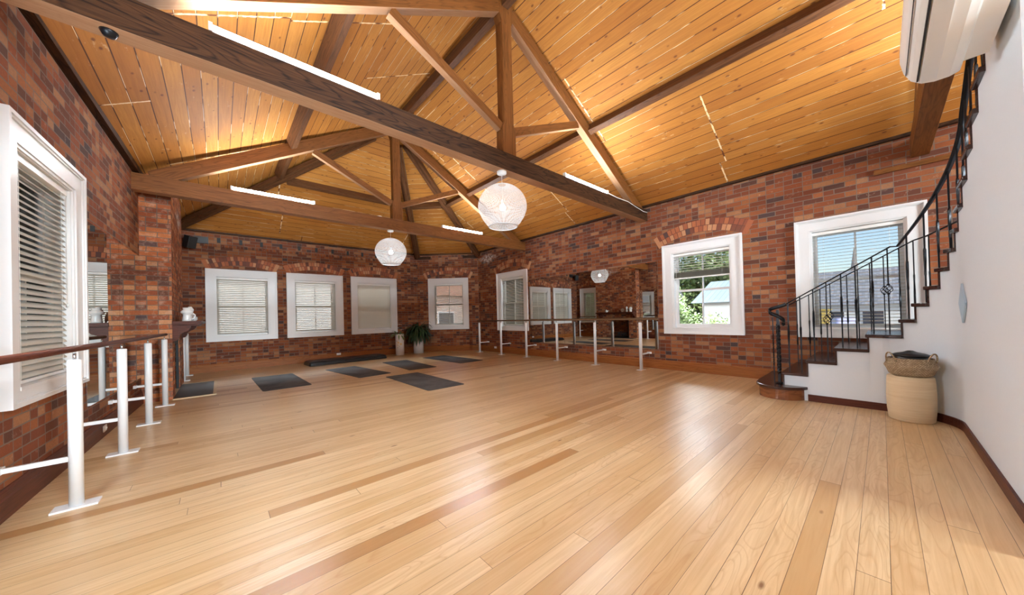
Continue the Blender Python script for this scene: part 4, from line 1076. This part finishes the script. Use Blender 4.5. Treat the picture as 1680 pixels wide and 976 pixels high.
def house(x0, y0, x1, y1, ze, zr, label, wm, rm, wins=(), along='y', gz=GZ):
    root = thing('house', ((x0 + x1) / 2, (y0 + y1) / 2, GZ), label, 'building', 'buildings outside the windows')
    MB().box((x0, y0, gz), (x1, y1, ze)).build('walls', M[wm], root)
    o = .35; mb = MB()
    if along == 'y': q = [(x0 - o, y0 - o, ze), (x1 + o, y0 - o, ze), ((x0 + x1) / 2, y0 - o, zr)]; mb.prism(q, (0, y1 - y0 + 2 * o, 0))
    else: q = [(x0 - o, y0 - o, ze), (x0 - o, y1 + o, ze), (x0 - o, (y0 + y1) / 2, zr)]; mb.prism(q, (x1 - x0 + 2 * o, 0, 0))
    mb.build('roof', M[rm], root)
    for (lo, hi) in wins:
        w_ = MB().box(lo, hi).build('window_frame', M['joinery'], root)
        l2 = [lo[i] + (.08 if hi[i] - lo[i] > .3 else -.02) for i in range(3)]; h2 = [hi[i] - (.08 if hi[i] - lo[i] > .3 else .03) for i in range(3)]
        MB().box(l2, h2).build('dark_pane', M['darkglass'], w_)
# north: pale brick terrace seen through the corner windows
house(4.5, 18.5, 18., 27., 2.6, 5.2, 'pale brick house with white windows outside the angled corner window', 'obrick', 'tiles', [((7.2, 18.44, .1), (8.4, 18.52, 1.6)), ((10.2, 18.44, .1), (11.4, 18.52, 1.6)), ((13., 18.44, .1), (14.2, 18.52, 1.6)), ((5.2, 18.44, -2.3), (6.2, 18.52, -1))], 'x')
house(-9., 18., 4.1, 26., 3.3, 4.6, 'cream rendered building outside the back wall windows', 'render', 'metalroof', [((-1.2, 17.94, -.3), (-.2, 18.02, 1.1)), ((1.4, 17.94, -.3), (2.3, 18.02, 1.1)), ((-4.2, 17.94, -.3), (-3.2, 18.02, 1.1))], 'x')
house(17., 9.5, 24., 16.5, 2.2, 4.4, 'brick house outside the far window of the right wall', 'obrick', 'roof', [((16.94, 11., -.4), (17.02, 12.2, 1.2)), ((16.94, 13.6, -.4), (17.02, 14.8, 1.2))])
# east: roofs, spire, parked car
GE = -1.1
house(46., -12., 56., 6.2, 1.45, 5.2, 'grey slate roofed house below the sky behind the stair window', 'render', 'roof', [((45.94, y, -.5), (46.02, y + 1.5, .9)) for y in (-8., -5.4, -2.8, -.2, 2.4)], gz=-1.09)
house(62., 2.2, 72., 12., 3.7, 6.2, 'red tiled house farther off behind the stair window', 'obrick', 'tiles', [((61.94, 3.2, 1.), (62.02, 4.6, 2.4))], gz=-1.09)
house(15.5, 2.6, 20., 5.1, 1.55, 2.6, 'house with pale blue metal roof outside the open window', 'render', 'metalroof', [((15.44, 3.4, -.6), (15.52, 4.4, .7))])
root = thing('church_spire', (111.5, 4.0, GZ), 'slender stone church spire on the horizon behind the stair window', 'church')
MB().box((110.7, 3.2, GZ), (112.3, 4.8, 9.3)).build('tower', M['stone'], root)
MB().lathe([(.8, 9.3), (.7, 9.8), (.0, 15.4)], (111.5, 4.0, 0), 8, smooth=False).build('steeple', M['stone'], root)
root = thing('parked_car', (42., 2.3, GE), 'pale lilac car parked in the street below the stair window', 'car')
def carbody(M4): return loft([rrect(2.1, .85, .2, .3), rrect(2.15, .88, .25, .6), rrect(2.1, .86, .25, .85)], M4)
Mc = Matrix.Translation((42., 2.3, GE)) @ Matrix.Rotation(radians(15), 4, 'Z')
carbody(Mc).build('body', M['car'], root); loft([rrect(1.25, .76, .2, .85), rrect(.9, .65, .2, 1.4)], Mc).build('cabin', M['car'], root)
for sx_ in (-1.3, 1.3):
    for sy_ in (-.82, .82): MB().lathe([(0, -.1), (.31, -.1), (.31, .1), (0, .1)], (0, 0, 0), 20, M4=Mc @ Matrix.Translation((sx_, sy_, .31)) @ Matrix.Rotation(radians(90), 4, 'X')).build('wheel', M['black'], root)
root = thing('raised_street', (45., -2., GZ), 'pale paved street level that the lilac car and yellow bin stand on', 'street')
MB().box((34., -20., GZ), (80., 14., GE)).build('paving', M['pave'], root)
root = thing('yellow_skip', (38., 3.9, GE), 'yellow bin outside at the lower left of the stair window', 'bin')
loft([rrect(.75, .9, .05, 0), rrect(.9, 1.1, .05, 2.1)], Matrix.Translation((38., 3.95, GE))).build('bin_body', M['sheet'], root)
MB().box((37.05, 2.8, GE + 2.1), (38.95, 5.1, GE + 2.2)).build('bin_rim', M['sheet'], root)
def tree(x, y, zt, r, label, seed, n=7000, ls=.03):
    root = thing('garden_tree', (x, y, GZ), label, 'tree', 'trees outside the windows'); rr_ = random.Random(seed)
    MB().tube([(x, y, GZ), (x + .1, y, (GZ + zt) / 2), (x, y, zt - r)], [.16, .12, .06], 8).build('trunk', M['stone'], root)
    mb = MB()
    for i in range(n):
        a = rr_.uniform(0, 2 * pi); u = rr_.uniform(-1, 1); q = rr_.random() ** .33 * r * (1 + .25 * sin(3 * a + u * 4)); c_ = V((x + q * sqrt(1 - u * u) * cos(a), y + q * sqrt(1 - u * u) * sin(a), zt - r * 1.25 + q * u * 1.25))
        d = V((rr_.uniform(-1, 1), rr_.uniform(-1, 1), rr_.uniform(-.6, 1))).normalized(); s_ = d.orthogonal().normalized() * ls; L = d * ls * 3.4
        mb.face([c_, c_ + s_ + L * .5, c_ + L, c_ - s_ + L * .5])
    mb.build('foliage', M['grassy'], root, merge=False)
tree(12.4, 5.35, 2.0, .95, 'leafy light green tree at the left of the open window', 1); tree(12.2, 3.75, .95, .75, 'lower light green shrub right of the tree outside the open window', 2, 5000)
tree(12.5, 14.6, 2.6, 1.6, 'light green tree outside the far right wall window', 3, 7000, .04)
tree(29.5, 9.9, 6.6, 3.6, 'big distant light green tree filling the top of the open window', 4, 9000, .13)
tree(-16.5, 24., 7., 4., 'tall distant tree beyond the cream building', 5, 6000, .15)

# ------------------------------------------------------------------ light
w = bpy.data.worlds.new('World'); SC.world = w; w.use_nodes = True; nt = w.node_tree; nt.nodes.clear()
out = nt.nodes.new('ShaderNodeOutputWorld'); bg = nt.nodes.new('ShaderNodeBackground'); sky = nt.nodes.new('ShaderNodeTexSky')
sky.sky_type = 'NISHITA'; sky.sun_disc = False; sky.sun_elevation = radians(38); sky.sun_rotation = radians(200); sky.air_density = 1.0; sky.dust_density = 1.2; sky.ozone_density = 1.0
nt.links.new(sky.outputs[0], bg.inputs[0]); bg.inputs[1].default_value = .088; nt.links.new(bg.outputs[0], out.inputs[0])
sun = bpy.data.lights.new('sun', 'SUN'); sun.energy = 1.45; sun.angle = radians(2); sun.color = (1, .95, .88)
so = bpy.data.objects.new('sun', sun); COL.objects.link(so)
so.rotation_euler = V((.35, .52, -.77)).to_track_quat('-Z', 'Y').to_euler()
def area(name, loc, direction, sx_, sy_, power, col=(1, .97, .93)):
    l = bpy.data.lights.new(name, 'AREA'); l.shape = 'RECTANGLE'; l.size = sx_; l.size_y = sy_; l.energy = power; l.color = col
    o = bpy.data.objects.new(name, l); COL.objects.link(o); o.location = loc; o.rotation_euler = V(direction).to_track_quat('-Z', 'Z').to_euler(); return o
area('south_low_fill', (3.65, YS - .2, 1.7), (0, 1, .02), 1.4, 2.4, 620., (.84, .93, 1.))  # added fill lamp outside the unseen south opening
area('south_high_fill', (3.1, YS - .2, 4.7), (0, 1, -.1), 2.3, .65, 650., (.84, .93, 1.))  # added fill lamp high in the unseen gable, for ceiling and back wall
for y, pw, dy in ((-1.85, 85., 0.), (2.62, 62., .5)): q = on_left(y) + ln * .2; area('left_side_fill', (q.x, q.y, 1.67), (1, dy, .04), 1.1, 1.5, pw, (.78, .90, 1.))  # added side lamps outside unseen left openings, brightening stair wall and floor

area('north_fill', (2.6, 14.6, 6.2), (0, -1, -.95), 9., 3., 2600., (.85, .93, 1.))  # added area lamp above the sight lines, brightening the back of the room
area('east_fill', (10.6, 5.6, 6.4), (-1, 0, -1.0), 6., 3., 1800., (.85, .93, 1.))  # same kind of added lamp, out of view beyond the right wall

# ------------------------------------------------------------------ camera
f_, yaw, pit, roll, cy = 539.53, radians(41.663), radians(.471), radians(-1.487), 513.934
F_ = V((sin(yaw) * cos(pit), cos(yaw) * cos(pit), sin(pit))); R0 = V((cos(yaw), -sin(yaw), 0)); U0_ = R0.cross(F_)
Rr = R0 * cos(roll) + U0_ * sin(roll); Ur = -R0 * sin(roll) + U0_ * cos(roll)
cam = bpy.data.cameras.new('camera'); co = bpy.data.objects.new('camera', cam); COL.objects.link(co)
m3 = Matrix((Rr, Ur, -F_)).transposed(); co.matrix_world = Matrix.Translation((0, 0, 1.2)) @ m3.to_4x4()
cam.sensor_width = 36; cam.lens = f_ / 1680 * 36; cam.shift_y = (cy - 488) / 1680; cam.clip_start = .05; cam.clip_end = 300
SC.camera = co
SC.view_settings.view_transform = 'Standard'; SC.view_settings.look = 'None'; SC.view_settings.gamma = 1; SC.view_settings.use_curve_mapping = False
SC.view_settings.exposure = 1.33
cy_ = SC.cycles; cy_.use_denoising = True; cy_.max_bounces = 9; cy_.diffuse_bounces = 5; cy_.glossy_bounces = 5; cy_.transparent_max_bounces = 12; cy_.sample_clamp_indirect = 6; cy_.caustics_reflective = False; cy_.caustics_refractive = False
